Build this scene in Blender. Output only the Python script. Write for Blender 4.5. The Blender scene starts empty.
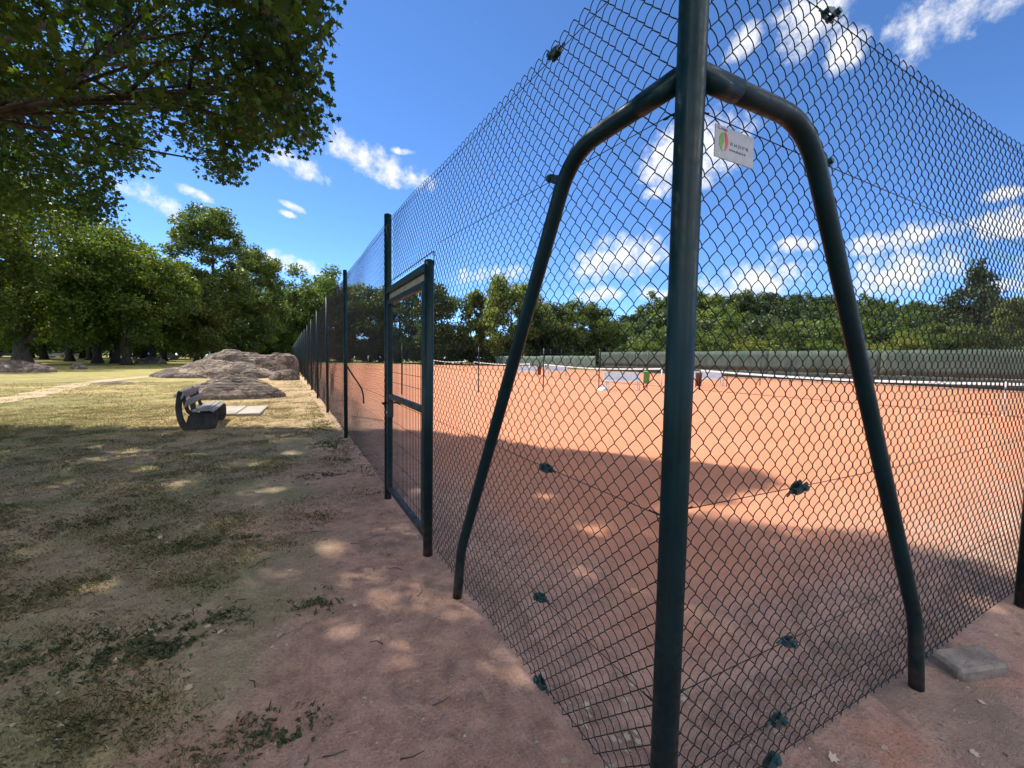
# A clay tennis court behind a dark green chain-link fence at the edge of a park.
import bpy, math, random
import numpy as np
from mathutils import Vector, Matrix, Quaternion, noise

random.seed(11)
SC = bpy.context.scene
COL = SC.collection
PI = math.pi
R = math.radians

# axes: origin at the foot of the corner post, +Y along the park side of the fence,
# +X along the other side, Z up, metres.
EYE = (-0.939, -0.817)


def at(slope, ahead, z=0.0):
    """Survey point: `ahead` metres from the path corner, `slope` metres sideways per metre ahead."""
    x = slope * ahead
    return Vector((EYE[0] + 0.8858 * x + 0.4648 * ahead, EYE[1] - 0.4639 * x + 0.8854 * ahead, z))


# ------------------------------------------------------------------ helpers
def tag(o, label=None, cat=None, group=None, kind=None):
    if label: o['label'] = label
    if cat: o['category'] = cat
    if group: o['group'] = group
    if kind: o['kind'] = kind
    return o


def empty(name, loc=(0, 0, 0), rz=0.0, **k):
    o = bpy.data.objects.new(name, None)
    o.empty_display_size = 0.2
    o.location = loc
    o.rotation_euler = (0, 0, rz)
    COL.objects.link(o)
    return tag(o, **k)


def link(name, me, parent=None, **k):
    o = bpy.data.objects.new(name, me)
    COL.objects.link(o)
    if parent is not None: o.parent = parent
    return tag(o, **k)


def copy_tree(o, parent=None):
    c = o.copy()
    COL.objects.link(c)
    if parent is not None: c.parent = parent
    for ch in list(o.children):
        copy_tree(ch, c)
    return c


def np_mesh(name, V, F, mats=(), smooth=False):
    """V (n,3); F (m,k) array of equal-sided faces."""
    me = bpy.data.meshes.new(name)
    V = np.ascontiguousarray(V, dtype=np.float32).reshape(-1, 3)
    F = np.ascontiguousarray(F, dtype=np.int32)
    m, k = F.shape
    me.vertices.add(len(V)); me.vertices.foreach_set('co', V.ravel())
    me.loops.add(m * k); me.loops.foreach_set('vertex_index', F.ravel())
    me.polygons.add(m)
    me.polygons.foreach_set('loop_start', np.arange(0, m * k, k, dtype=np.int32))
    me.polygons.foreach_set('loop_total', np.full(m, k, dtype=np.int32))
    if smooth: me.polygons.foreach_set('use_smooth', np.ones(m, dtype=bool))
    me.update(calc_edges=True)
    me.validate()
    for mt in mats: me.materials.append(mt)
    return me


class MB:
    """collects shapes, builds ONE mesh object"""
    def __init__(s): s.v = []; s.f = []; s.sm = []; s.mi = []; s.m = 0
    def add(s, vs, fs, smooth=False):
        b = len(s.v)
        s.v += [tuple(p) for p in vs]
        for f in fs:
            s.f.append(tuple(i + b for i in f)); s.sm.append(smooth); s.mi.append(s.m)
        return s
    def box(s, c, size, rot=None, ch=0.0):
        """chamfered box; rot = Matrix 3x3"""
        hx, hy, hz = (d / 2 for d in size)
        ch = min(ch, hx * .45, hy * .45, hz * .45)
        rot = rot or Matrix.Identity(3); c = Vector(c)
        if ch <= 0:
            vs = [Vector((sx * hx, sy * hy, sz * hz)) for sx in (-1, 1) for sy in (-1, 1) for sz in (-1, 1)]
            fs = [(0, 1, 3, 2), (4, 6, 7, 5), (0, 4, 5, 1), (2, 3, 7, 6), (0, 2, 6, 4), (1, 5, 7, 3)]
        else:
            import itertools
            vs = []; idx = {}
            for sg in itertools.product((-1, 1), repeat=3):
                for a in range(3):
                    h = [hx - ch, hy - ch, hz - ch]; h[a] += ch
                    idx[(sg, a)] = len(vs)
                    vs.append(Vector([sg[i] * h[i] for i in range(3)]))
            fs = []
            for a in range(3):
                b, d = (a + 1) % 3, (a + 2) % 3
                for sa in (-1, 1):
                    q = []
                    for sb, sd in ((-1, -1), (1, -1), (1, 1), (-1, 1)):
                        g = [0, 0, 0]; g[a] = sa; g[b] = sb; g[d] = sd
                        q.append(idx[(tuple(g), a)])
                    fs.append(tuple(q if sa > 0 else q[::-1]))
            for a in range(3):
                b, d = (a + 1) % 3, (a + 2) % 3
                for sb in (-1, 1):
                    for sd in (-1, 1):
                        g0 = [0, 0, 0]; g0[b] = sb; g0[d] = sd; g1 = g0[:]; g0[a] = -1; g1[a] = 1
                        g0, g1 = tuple(g0), tuple(g1)
                        q = (idx[(g0, b)], idx[(g1, b)], idx[(g1, d)], idx[(g0, d)])
                        fs.append(q if sb * sd < 0 else q[::-1])
            for sg in itertools.product((-1, 1), repeat=3):
                t = (idx[(sg, 0)], idx[(sg, 1)], idx[(sg, 2)])
                fs.append(t if sg[0] * sg[1] * sg[2] > 0 else t[::-1])
        return s.add([rot @ p + c for p in vs], fs)
    def tube(s, pts, rad, n=12, cap=True, smooth=True, squash=None):
        pts = [Vector(p) for p in pts]
        if not hasattr(rad, '__len__'): rad = [rad] * len(pts)
        T = [(pts[min(i + 1, len(pts) - 1)] - pts[max(i - 1, 0)]).normalized() for i in range(len(pts))]
        ref = Vector((0, 0, 1)) if abs(T[0].z) < .9 else Vector((1, 0, 0))
        N = (ref - T[0] * ref.dot(T[0])).normalized()
        vs = []; fs = []
        for i, p in enumerate(pts):
            N = (N - T[i] * N.dot(T[i])).normalized(); B = T[i].cross(N)
            for k in range(n):
                a = 2 * PI * k / n
                q = 1.0 if squash is None else squash(a)
                vs.append(p + (N * math.cos(a) + B * math.sin(a)) * rad[i] * q)
        for i in range(len(pts) - 1):
            for k in range(n):
                fs.append((i * n + k, i * n + (k + 1) % n, (i + 1) * n + (k + 1) % n, (i + 1) * n + k))
        s.add(vs, fs, smooth)
        if cap:
            b = len(s.v) - len(vs)
            s.f.append(tuple(b + k for k in range(n))[::-1]); s.sm.append(False); s.mi.append(s.m)
            s.f.append(tuple(b + (len(pts) - 1) * n + k for k in range(n))); s.sm.append(False); s.mi.append(s.m)
        return s
    def prism(s, poly, a, b, axis=1, smooth=False):
        """extrude a 2-D outline between a and b along an axis; outline coords are the other two axes in order"""
        def P(u, v, w):
            return {0: (w, u, v), 1: (u, w, v), 2: (u, v, w)}[axis]
        n = len(poly)
        vs = [P(u, v, a) for u, v in poly] + [P(u, v, b) for u, v in poly]
        fs = [tuple(range(n)), tuple(range(2 * n - 1, n - 1, -1))]
        s.add(vs, fs)
        s.add(vs, [(i, i + n, (i + 1) % n + n, (i + 1) % n) for i in range(n)], smooth)
        return s
    def build(s, name, mats, parent=None, **k):
        me = bpy.data.meshes.new(name)
        me.from_pydata(s.v, [], s.f)
        me.polygons.foreach_set('use_smooth', s.sm)
        me.polygons.foreach_set('material_index', s.mi)
        for mt in (mats if isinstance(mats, (list, tuple)) else [mats]): me.materials.append(mt)
        me.update()
        return link(name, me, parent, **k)


def smooth_path(pts, n=8):
    """Catmull-Rom"""
    P = [Vector(p) for p in pts]
    P = [P[0] * 2 - P[1]] + P + [P[-1] * 2 - P[-2]]
    out = []
    for i in range(1, len(P) - 2):
        for k in range(n):
            t = k / n
            a, b, c, d = P[i - 1], P[i], P[i + 1], P[i + 2]
            out.append(.5 * ((2 * b) + (c - a) * t + (2 * a - 5 * b + 4 * c - d) * t * t + (3 * b - a - 3 * c + d) * t ** 3))
    out.append(P[-2])
    return out


def rotz(a): return Matrix.Rotation(a, 3, 'Z')


# ------------------------------------------------------------------ materials
def new_mat(name):
    m = bpy.data.materials.new(name); m.use_nodes = True
    nt = m.node_tree; nt.nodes.clear()
    out = nt.nodes.new('ShaderNodeOutputMaterial')
    return m, nt, out


class NT:
    """short node-writing helper"""
    def __init__(s, nt): s.nt = nt
    def n(s, t, **k):
        nd = s.nt.nodes.new(t)
        for a, v in k.items(): setattr(nd, a, v)
        return nd
    def set(s, sock, v):
        if isinstance(v, bpy.types.NodeSocket): s.nt.links.new(v, sock)
        elif v is not None: sock.default_value = v
    def math(s, op, a, b=None, c=None, clamp=False):
        nd = s.n('ShaderNodeMath', operation=op, use_clamp=clamp)
        for i, v in enumerate((a, b, c)):
            if v is not None: s.set(nd.inputs[i], v)
        return nd.outputs[0]
    def noise(s, vec, scale, detail=4, rough=.55, dist=0.0):
        nd = s.n('ShaderNodeTexNoise')
        s.set(nd.inputs['Vector'], vec)
        nd.inputs['Scale'].default_value = scale; nd.inputs['Detail'].default_value = detail
        nd.inputs['Roughness'].default_value = rough; nd.inputs['Distortion'].default_value = dist
        return nd.outputs['Fac']
    def mix(s, f, a, b, mode='MIX'):
        nd = s.n('ShaderNodeMix', data_type='RGBA', blend_type=mode)
        s.set(nd.inputs[0], f); s.set(nd.inputs[6], col(a)); s.set(nd.inputs[7], col(b))
        return nd.outputs[2]
    def ramp(s, f, stops):
        nd = s.n('ShaderNodeValToRGB')
        e = nd.color_ramp.elements
        while len(e) < len(stops): e.new(.5)
        for i, (p, c) in enumerate(stops):
            e[i].position = p; e[i].color = col(c)
        s.set(nd.inputs[0], f)
        return nd.outputs[0]
    def mr(s, v, a, b, c=0.0, d=1.0, smooth=True):
        nd = s.n('ShaderNodeMapRange'); nd.interpolation_type = 'SMOOTHSTEP' if smooth else 'LINEAR'
        s.set(nd.inputs[0], v)
        for i, q in enumerate((a, b, c, d)): nd.inputs[i + 1].default_value = q
        return nd.outputs[0]
    def bump(s, h, strength=.3, dist=.02, normal=None):
        nd = s.n('ShaderNodeBump')
        s.set(nd.inputs['Height'], h); nd.inputs['Strength'].default_value = strength
        nd.inputs['Distance'].default_value = dist
        if normal is not None: s.set(nd.inputs['Normal'], normal)
        return nd.outputs[0]
    def pos(s): return s.n('ShaderNodeNewGeometry').outputs['Position']
    def obj(s): return s.n('ShaderNodeTexCoord').outputs['Object']
    def isl(s): return s.n('ShaderNodeNewGeometry').outputs['Random Per Island']
    def bsdf(s, color, rough=.6, spec=.4, normal=None, metal=0.0):
        nd = s.n('ShaderNodeBsdfPrincipled')
        s.set(nd.inputs['Base Color'], col(color)); s.set(nd.inputs['Roughness'], rough)
        nd.inputs['Specular IOR Level'].default_value = spec
        nd.inputs['Metallic'].default_value = metal
        if normal is not None: s.set(nd.inputs['Normal'], normal)
        return nd.outputs[0]


def col(c):
    if isinstance(c, bpy.types.NodeSocket): return c
    return (c[0], c[1], c[2], 1.0) if hasattr(c, '__len__') else c


def painted(name, base, rough=.35, var=.25, scale=6.0, spec=.5, dirt=None):
    m, nt, out = new_mat(name); t = NT(nt)
    p = t.obj()
    n1 = t.noise(p, scale, 5)
    c = t.mix(t.mr(n1, .3, .7), [x * (1 - var) for x in base], [x * (1 + var) for x in base])
    r = t.mr(t.noise(p, scale * 7, 3), .3, .7, rough * .8, min(1, rough * 1.35))
    if dirt:
        z = t.n('ShaderNodeSeparateXYZ'); t.set(z.inputs[0], t.pos())
        f = t.math('MULTIPLY', t.mr(z.outputs[2], .45, .0), t.mr(t.noise(p, 14, 5), .35, .75), clamp=True)
        c = t.mix(t.math('MULTIPLY', f, .7), c, dirt)
    b = t.bump(t.noise(p, 40, 2), .04, .002)
    nt.links.new(t.bsdf(c, r, spec, b), out.inputs[0])
    return m


M = {}
M['green_post'] = painted('green_paint', (.002, .018, .020), .40, .25, 5, .24, dirt=(.12, .065, .045))
M['green_wire'] = painted('green_plastic_wire', (.008, .014, .012), .5, .3, 3, .3)
M['black_metal'] = painted('black_metal', (.012, .013, .014), .4, .3)
M['zinc'] = painted('zinc', (.45, .46, .47), .35, .15)
M['tension'] = painted('tensioner_green', (.012, .042, .045), .35, .4, 40)
M['white_paint'] = painted('white_paint', (.52, .53, .55), .5, .08)
M['white_tape'] = painted('white_tape', (.78, .78, .76), .8, .08)
M['net_cord'] = painted('net_cord', (.015, .017, .016), .8, .2)
M['bin_green'] = painted('bin_green', (.06, .22, .05), .5, .2)
M['bin_red'] = painted('bin_red', (.11, .025, .022), .5, .2)
M['sign_face'] = painted('sign_plate', (.36, .37, .38), .5, .06, 30)
M['sign_red'] = painted('sign_red', (.55, .04, .03), .5, .1)
M['sign_green'] = painted('sign_green', (.16, .30, .06), .5, .1)
M['sign_ink'] = painted('sign_ink', (.05, .07, .13), .6, .1)
M['glass'] = painted('car_glass', (.03, .035, .04), .12, .1)
M['tyre'] = painted('tyre', (.02, .02, .02), .8, .1)
M['car_white'] = painted('car_white', (.75, .75, .74), .25, .05)
M['car_grey'] = painted('car_grey', (.25, .26, .28), .25, .05)
M['car_blue'] = painted('car_blue', (.05, .09, .18), .25, .05)


def wood_mat():
    m, nt, out = new_mat('weathered_wood'); t = NT(nt)
    p = t.obj()
    mp = t.n('ShaderNodeMapping'); mp.inputs['Scale'].default_value = (12, 1.2, 12); t.set(mp.inputs[0], p)
    g = t.noise(mp.outputs[0], 6, 6, .65, .6)
    c = t.ramp(g, [(.25, (.10, .09, .08)), (.55, (.24, .23, .22)), (.8, (.36, .35, .34))])
    nt.links.new(t.bsdf(c, .75, .3, t.bump(g, .4, .006)), out.inputs[0])
    return m


def concrete_mat(name, a, b, scale=3.0, rough=.85, bs=.35):
    m, nt, out = new_mat(name); t = NT(nt)
    p = t.pos()
    n1 = t.noise(p, scale, 7, .65); n2 = t.noise(p, scale * 12, 4)
    c = t.mix(t.mr(n1, .3, .7), a, b)
    c = t.mix(t.math('MULTIPLY', t.mr(n2, .55, .75), .35), c, [x * .55 for x in a])
    h = t.math('ADD', n1, t.math('MULTIPLY', n2, .4))
    nt.links.new(t.bsdf(c, rough, .25, t.bump(h, bs, .03)), out.inputs[0])
    return m


M['board'] = concrete_mat('weathered_board', (.30, .255, .16), (.50, .44, .30), 14, .8, .1)
M['wood'] = wood_mat()
M['concrete'] = concrete_mat('concrete', (.30, .265, .21), (.42, .37, .30))
M['dark_wood'] = concrete_mat('old_timber', (.022, .020, .018), (.055, .050, .043), 6)
M['block'] = concrete_mat('block_stone', (.13, .105, .085), (.27, .22, .18), 9)


def rock_mat():
    m, nt, out = new_mat('sandstone_rock'); t = NT(nt)
    p = t.pos()
    mp = t.n('ShaderNodeMapping'); mp.inputs['Scale'].default_value = (1, 1, 2.6); t.set(mp.inputs[0], p)
    n1 = t.noise(mp.outputs[0], .9, 8, .65, .8); n2 = t.noise(p, 5, 6, .7); n3 = t.noise(p, 28, 4)
    vo = t.n('ShaderNodeTexVoronoi', feature='DISTANCE_TO_EDGE'); t.set(vo.inputs[0], mp.outputs[0]); vo.inputs['Scale'].default_value = .8
    c = t.ramp(n1, [(.28, (.075, .056, .043)), (.44, (.175, .13, .095)), (.58, (.29, .22, .155)), (.78, (.40, .31, .225))])
    c = t.mix(t.mr(n2, .52, .72, 0, .7), c, (.13, .11, .095))
    c = t.mix(t.mr(n3, .6, .75, 0, .5), c, (.36, .33, .28))
    wz = t.n('ShaderNodeVectorMath', operation='ADD'); t.set(wz.inputs[0], mp.outputs[0])
    wn = t.n('ShaderNodeTexNoise'); t.set(wn.inputs['Vector'], p); wn.inputs['Scale'].default_value = 1.1; t.set(wz.inputs[1], wn.outputs['Color'])
    t.set(vo.inputs[0], wz.outputs[0])
    c = t.mix(t.mr(t.noise(p, 1.7, 6, .7, 1.2), .47, .62, 0, .85), c, (.08, .062, .048))
    c = t.mix(t.mr(t.noise(p, 3.4, 5, .7, .5), .54, .64, 0, .6), c, (.46, .37, .27))
    c = t.mix(t.mr(vo.outputs[0], .04, .0, 0, .65), c, (.045, .036, .03))
    c = t.mix(t.mr(t.noise(p, .9, 5, .65, .8), .47, .56, 0, .8), c, (.085, .066, .055))
    h = t.math('ADD', t.math('MULTIPLY', n1, 1.2), t.math('ADD', t.math('MULTIPLY', n2, .5), t.math('MULTIPLY', n3, .15)))
    h = t.math('ADD', h, t.math('MULTIPLY', t.mr(vo.outputs[0], 0, .09), .4))
    nt.links.new(t.bsdf(c, .9, .2, t.bump(h, .9, .12)), out.inputs[0])
    return m


M['rock'] = rock_mat()


def bark_mat(name, a, b):
    m, nt, out = new_mat(name); t = NT(nt)
    p = t.obj()
    mp = t.n('ShaderNodeMapping'); mp.inputs['Scale'].default_value = (3, 3, .8); t.set(mp.inputs[0], p)
    g = t.noise(mp.outputs[0], 2.2, 6, .6, .4)
    c = t.ramp(g, [(.35, a), (.65, b)])
    nt.links.new(t.bsdf(c, .9, .2, t.bump(g, .6, .05)), out.inputs[0])
    return m


M['bark'] = bark_mat('bark', (.025, .020, .015), (.07, .057, .044))
M['bark_pale'] = bark_mat('plane_bark', (.06, .048, .036), (.15, .125, .095))


def leaf_mat(name, cols, trans=.35, tint=(1.5, 1.35, .5), rough=.5, clump=.35):
    """leaves: colour differs from leaf to leaf and from clump to clump; part of the light passes through"""
    m, nt, out = new_mat(name); t = NT(nt)
    k = len(cols)
    f = t.isl()
    oi = t.n('ShaderNodeObjectInfo').outputs['Random']
    cl = t.noise(t.obj(), clump, 2)
    f = t.math('ADD', t.math('MULTIPLY', f, .55), t.math('MULTIPLY', t.mr(cl, .3, .7), .45))
    c = t.ramp(f, [((i + .3) / k, cc) for i, cc in enumerate(cols)])
    hs = t.n('ShaderNodeHueSaturation'); t.set(hs.inputs['Color'], c)
    t.set(hs.inputs['Value'], t.math('ADD', .85, t.math('MULTIPLY', oi, .3)))
    t.set(hs.inputs['Hue'], t.math('ADD', .488, t.math('MULTIPLY', oi, .02)))
    c = hs.outputs[0]
    tr = t.n('ShaderNodeBsdfTranslucent')
    t.set(tr.inputs[0], t.mix(1.0, c, tint, 'MULTIPLY'))
    mx = t.n('ShaderNodeMixShader'); mx.inputs[0].default_value = trans
    nt.links.new(t.bsdf(c, rough, .3), mx.inputs[1]); nt.links.new(tr.outputs[0], mx.inputs[2])
    nt.links.new(mx.outputs[0], out.inputs[0])
    return m


G1, G2, G3, G4 = (.036, .066, .014), (.056, .10, .02), (.085, .14, .026), (.12, .17, .03)
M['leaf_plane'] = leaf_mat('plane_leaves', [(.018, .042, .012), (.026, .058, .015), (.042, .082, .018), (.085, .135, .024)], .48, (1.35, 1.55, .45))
M['leaf_park'] = leaf_mat('park_leaves', [G1, G2, G3, (.13, .175, .03)], .45, (1.7, 1.5, .35), clump=.5)
M['leaf_dark'] = leaf_mat('dark_leaves', [(.034, .066, .020), (.055, .098, .026), (.085, .135, .034)], .42)
M['leaf_mid'] = leaf_mat('mid_leaves', [(.045, .082, .022), (.075, .122, .030), (.115, .168, .042)], .45)
M['leaf_light'] = leaf_mat('light_leaves', [(.085, .125, .034), (.125, .175, .05), (.18, .225, .07)], .5)
M['leaf_yellow'] = leaf_mat('yellow_leaves', [(.10, .14, .028), (.14, .185, .032), (.20, .23, .04)], .4)
M['needle'] = leaf_mat('pine_needles', [(.03, .056, .026), (.048, .08, .034), (.068, .10, .042)], .25)


# ------------------------------------------------------------------ ground
def soil_color(t, p, mid, fine, vf):
    """bare soil: trampled, pinkish brown, with redder clay dust"""
    soil = t.ramp(t.math('ADD', t.math('MULTIPLY', fine, .6), t.math('MULTIPLY', mid, .4)),
                  [(.30, (.17, .098, .070)), (.45, (.335, .20, .145)), (.58, (.45, .28, .205)), (.75, (.56, .38, .29))])
    soil = t.mix(t.mr(mid, .56, .70, 0, .6), soil, (.42, .185, .105))
    soil = t.mix(t.mr(t.noise(p, 3.6, 5, .65, .8), .52, .64, 0, .6), soil, (.19, .125, .092))
    soil = t.mix(t.mr(vf, .56, .72, 0, .6), soil, (.58, .45, .36))
    soil = t.mix(t.mr(vf, .46, .30, 0, .65), soil, (.12, .075, .058))
    gr = t.noise(p, 210, 3, .7)
    soil = t.mix(t.mr(gr, .58, .74, 0, .55), soil, (.62, .53, .45))
    soil = t.mix(t.mr(gr, .42, .28, 0, .6), soil, (.11, .075, .06))
    big = t.noise(p, .9, 3)
    return t.mix(t.mr(big, .52, .66, 0, .5), soil, (.27, .21, .155))


def ground_mat():
    m, nt, out = new_mat('park_ground'); t = NT(nt)
    p = t.pos()
    sx = t.n('ShaderNodeSeparateXYZ'); t.set(sx.inputs[0], p)
    X, Y = sx.outputs[0], sx.outputs[1]
    big = t.noise(p, .22, 4); mid = t.noise(p, 1.3, 5, .6, .3); fine = t.noise(p, 9, 6, .7); vf = t.noise(p, 70, 4, .7)
    mpx = t.n('ShaderNodeMapping'); mpx.inputs['Rotation'].default_value = (0, 0, R(62)); mpx.inputs['Scale'].default_value = (1, 3.2, 1)
    t.set(mpx.inputs[0], p)
    streak = t.noise(mpx.outputs[0], 2.2, 5, .65)
    soil = soil_color(t, p, mid, fine, vf)
    # dry lawn: straw with olive patches
    straw = t.ramp(streak, [(.25, (.21, .165, .065)), (.45, (.33, .265, .095)), (.62, (.45, .37, .135)), (.8, (.55, .46, .20))])
    olive = t.ramp(fine, [(.3, (.13, .13, .045)), (.7, (.27, .255, .085))])
    lawn = t.mix(t.mr(t.math('ADD', t.math('MULTIPLY', big, .55), t.math('MULTIPLY', mid, .45)), .44, .57), straw, olive)
    lawn = t.mix(t.mr(fine, .58, .70, 0, .5), lawn, (.30, .20, .12))
    lawn = t.mix(t.mr(vf, .4, .28, 0, .4), lawn, (.05, .05, .02))
    tan = t.ramp(fine, [(.3, (.36, .24, .13)), (.7, (.56, .40, .24))])
    lawn = t.mix(t.math('MULTIPLY', t.mr(t.math('ADD', X, t.math('MULTIPLY', t.math('SUBTRACT', mid, .5), 6.0)), -5.0, -1.0), .75), lawn, tan)
    # near the path the lawn is worn: more dust than straw
    worn = t.mix(t.mr(t.math('ADD', t.math('MULTIPLY', fine, .6), t.math('MULTIPLY', vf, .4)), .36, .64), (.16, .135, .080), (.35, .29, .18))
    worn = t.mix(t.mr(mid, .46, .60, 0, .85), worn, t.mix(t.mr(vf, .35, .65), (.105, .112, .052), (.25, .24, .12)))
    lawn = t.mix(t.math('MULTIPLY', t.mr(Y, 10.5, 6.5), .92), lawn, worn)
    # where the lawn starts: away from the fence, ragged edge; reaches the fence further along
    edge = t.math('ADD', X, t.math('MULTIPLY', t.math('SUBTRACT', t.noise(p, .75, 5, .6), .5), 3.6))
    edge = t.math('ADD', edge, t.mr(Y, 3.0, 10.0, 0.0, -1.35))
    edge = t.math('ADD', edge, t.mr(Y, 2.6, -2.0, 0.0, .9))
    f = t.mr(edge, -.5, -1.45)
    f = t.math('MULTIPLY', f, t.mr(t.math('ADD', t.math('MULTIPLY', fine, .5), t.math('MULTIPLY', mid, .5)), .30, .56, .35, 1))
    # nothing grows on the other side of the corner
    f = t.math('MULTIPLY', f, t.mr(X, .3, -.2))
    c = t.mix(f, soil, lawn)
    # far lawn greener
    far = t.mr(Y, 26, 48)
    c = t.mix(t.math('MULTIPLY', far, .75), c, t.mix(t.mr(big, .4, .6), (.19, .20, .05), (.36, .31, .10)))
    h = t.math('ADD', t.math('MULTIPLY', fine, .8), t.math('MULTIPLY', vf, .35))
    nt.links.new(t.bsdf(c, .95, .12, t.bump(t.math('ADD', h, t.math('MULTIPLY', t.noise(p, 210, 2), .12)), 1.0, .035)), out.inputs[0])
    return m


def clay_mat():
    m, nt, out = new_mat('clay'); t = NT(nt)
    p = t.pos()
    sx = t.n('ShaderNodeSeparateXYZ'); t.set(sx.inputs[0], p)
    big = t.noise(p, .35, 5, .6); mid = t.noise(p, 2.5, 5, .6, .4); fine = t.noise(p, 16, 6, .7); vf = t.noise(p, 90, 4, .7)
    c = t.ramp(t.math('ADD', t.math('MULTIPLY', big, .5), t.math('MULTIPLY', mid, .5)),
               [(.32, (.44, .182, .096)), (.5, (.48, .202, .110)), (.68, (.53, .232, .130))])
    c = t.mix(t.mr(fine, .55, .72, 0, .22), c, (.58, .31, .20))
    mps = t.n('ShaderNodeMapping'); mps.inputs['Scale'].default_value = (.12, 2.6, 1); t.set(mps.inputs[0], p)
    c = t.mix(t.mr(t.noise(mps.outputs[0], 3.0, 4, .6), .5, .68, 0, .3), c, (.40, .165, .095))
    c = t.mix(t.mr(vf, .40, .27, 0, .12), c, (.24, .09, .05))
    # dusty margin by the fence: paler and browner
    d = t.math('MINIMUM', sx.outputs[0], sx.outputs[1])
    d = t.math('ADD', d, t.math('MULTIPLY', t.math('SUBTRACT', t.noise(p, 1.1, 5), .5), 1.6))
    dust = soil_color(t, p, t.noise(p, 1.3, 5, .6, .3), t.noise(p, 9, 6, .7), t.noise(p, 70, 4, .7))
    c = t.mix(t.mr(d, 2.6, .9, 0, .6), c, t.mix(.5, c, dust))
    c = t.mix(t.mr(d, 1.3, .25, 0, 1), c, dust)
    h = t.math('ADD', t.math('MULTIPLY', fine, .7), t.math('MULTIPLY', vf, .35))
    nt.links.new(t.bsdf(c, .92, .12, t.bump(h, .3, .014)), out.inputs[0])
    return m


def path_mat():
    m, nt, out = new_mat('dirt_path'); t = NT(nt)
    p = t.pos()
    fine = t.noise(p, 6, 6, .7)
    c = t.ramp(fine, [(.3, (.31, .235, .13)), (.7, (.50, .39, .25))])
    nt.links.new(t.bsdf(c, .95, .1, t.bump(fine, .4, .03)), out.inputs[0])
    return m


M['ground'] = ground_mat(); M['clay'] = clay_mat(); M['path'] = path_mat()


def hgt(x, y):
    """small relief of the trampled ground close by"""
    return .028 * (noise.noise(Vector((x * .9, y * .9, 1.3)))) + .012 * noise.noise(Vector((x * 3.1, y * 3.1, 7.7))) - .012


def grid_sheet(name, xs, ys, zf, mat):
    nx, ny = len(xs), len(ys)
    V = np.array([(x, y, zf(x, y)) for y in ys for x in xs], dtype=np.float32)
    i = np.arange(nx - 1)[None, :] + nx * np.arange(ny - 1)[:, None]
    F = np.stack([i, i + 1, i + 1 + nx, i + nx], -1).reshape(-1, 4)
    return np_mesh(name, V, F, [mat], True)


def near_z(x, y):
    w = max(0, min(1, (9 - abs(x + 1)) / 3)) * max(0, min(1, (16 - abs(y - 2)) / 4))
    u = max(0.0, min(1.0, (.7 - min(x, y)) / .6))     # sinks under the court sheet
    return hgt(x, y) * w * u - .012 * (1 - w * u)


xs = sorted(set([-400, -250, -150, -90, -60, -40, -28, -20, -14] + list(np.arange(-11, 6.01, .14).round(3)) + [8, 12, 20, 35, 60, 100, 200, 400]))
ys = sorted(set([-300, -120, -50, -25, -14] + list(np.arange(-6, 16.01, .14).round(3)) + [20, 28, 40, 60, 90, 130, 200, 300, 500]))
link('ground', grid_sheet('ground', xs, ys, near_z, M['ground']), kind='structure')

# clay sheet with a ragged rim under the fence
xs = list(np.arange(0, 3.01, .1)) + [4, 6, 9, 14, 20, 28, 37.2]
ys = list(np.arange(0, 3.01, .1)) + [4, 6, 9, 12, 16, 22, 30, 40, 50, 60, 70, 78]


def clay_z(x, y):
    e = min(x, y)
    w = max(0.0, min(1.0, (e - .05) / .6))
    return (near_z(x, y) - .016) * (1 - w) + .004 * w + .008 * noise.noise(Vector((x * 2, y * 2, 3))) * w * max(0, 1 - e / 3)


link('clay_court', grid_sheet('clay_court', xs, ys, clay_z, M['clay']), kind='structure')

# worn dirt path crossing the lawn
mb = MB()
pc = smooth_path([(-9.6, 9, 0), (-8.8, 14, 0), (-8.5, 18, 0), (-8.9, 22, 0), (-9.3, 26, 0), (-9.0, 31.5, 0), (-7.5, 38, 0)], 8)
vs = []
for i, p in enumerate(pc):
    w = .45 + .25 * noise.noise(Vector((i * .6, 2, 0)))
    w2 = .45 + .25 * noise.noise(Vector((i * .6, 9, 0)))
    vs += [(p.x - w, p.y, .0), (p.x + w2, p.y, .0)]
mb.add(vs, [(2 * i, 2 * i + 1, 2 * i + 3, 2 * i + 2) for i in range(len(pc) - 1)])
mb.build('path', M['path'], kind='structure')


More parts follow.
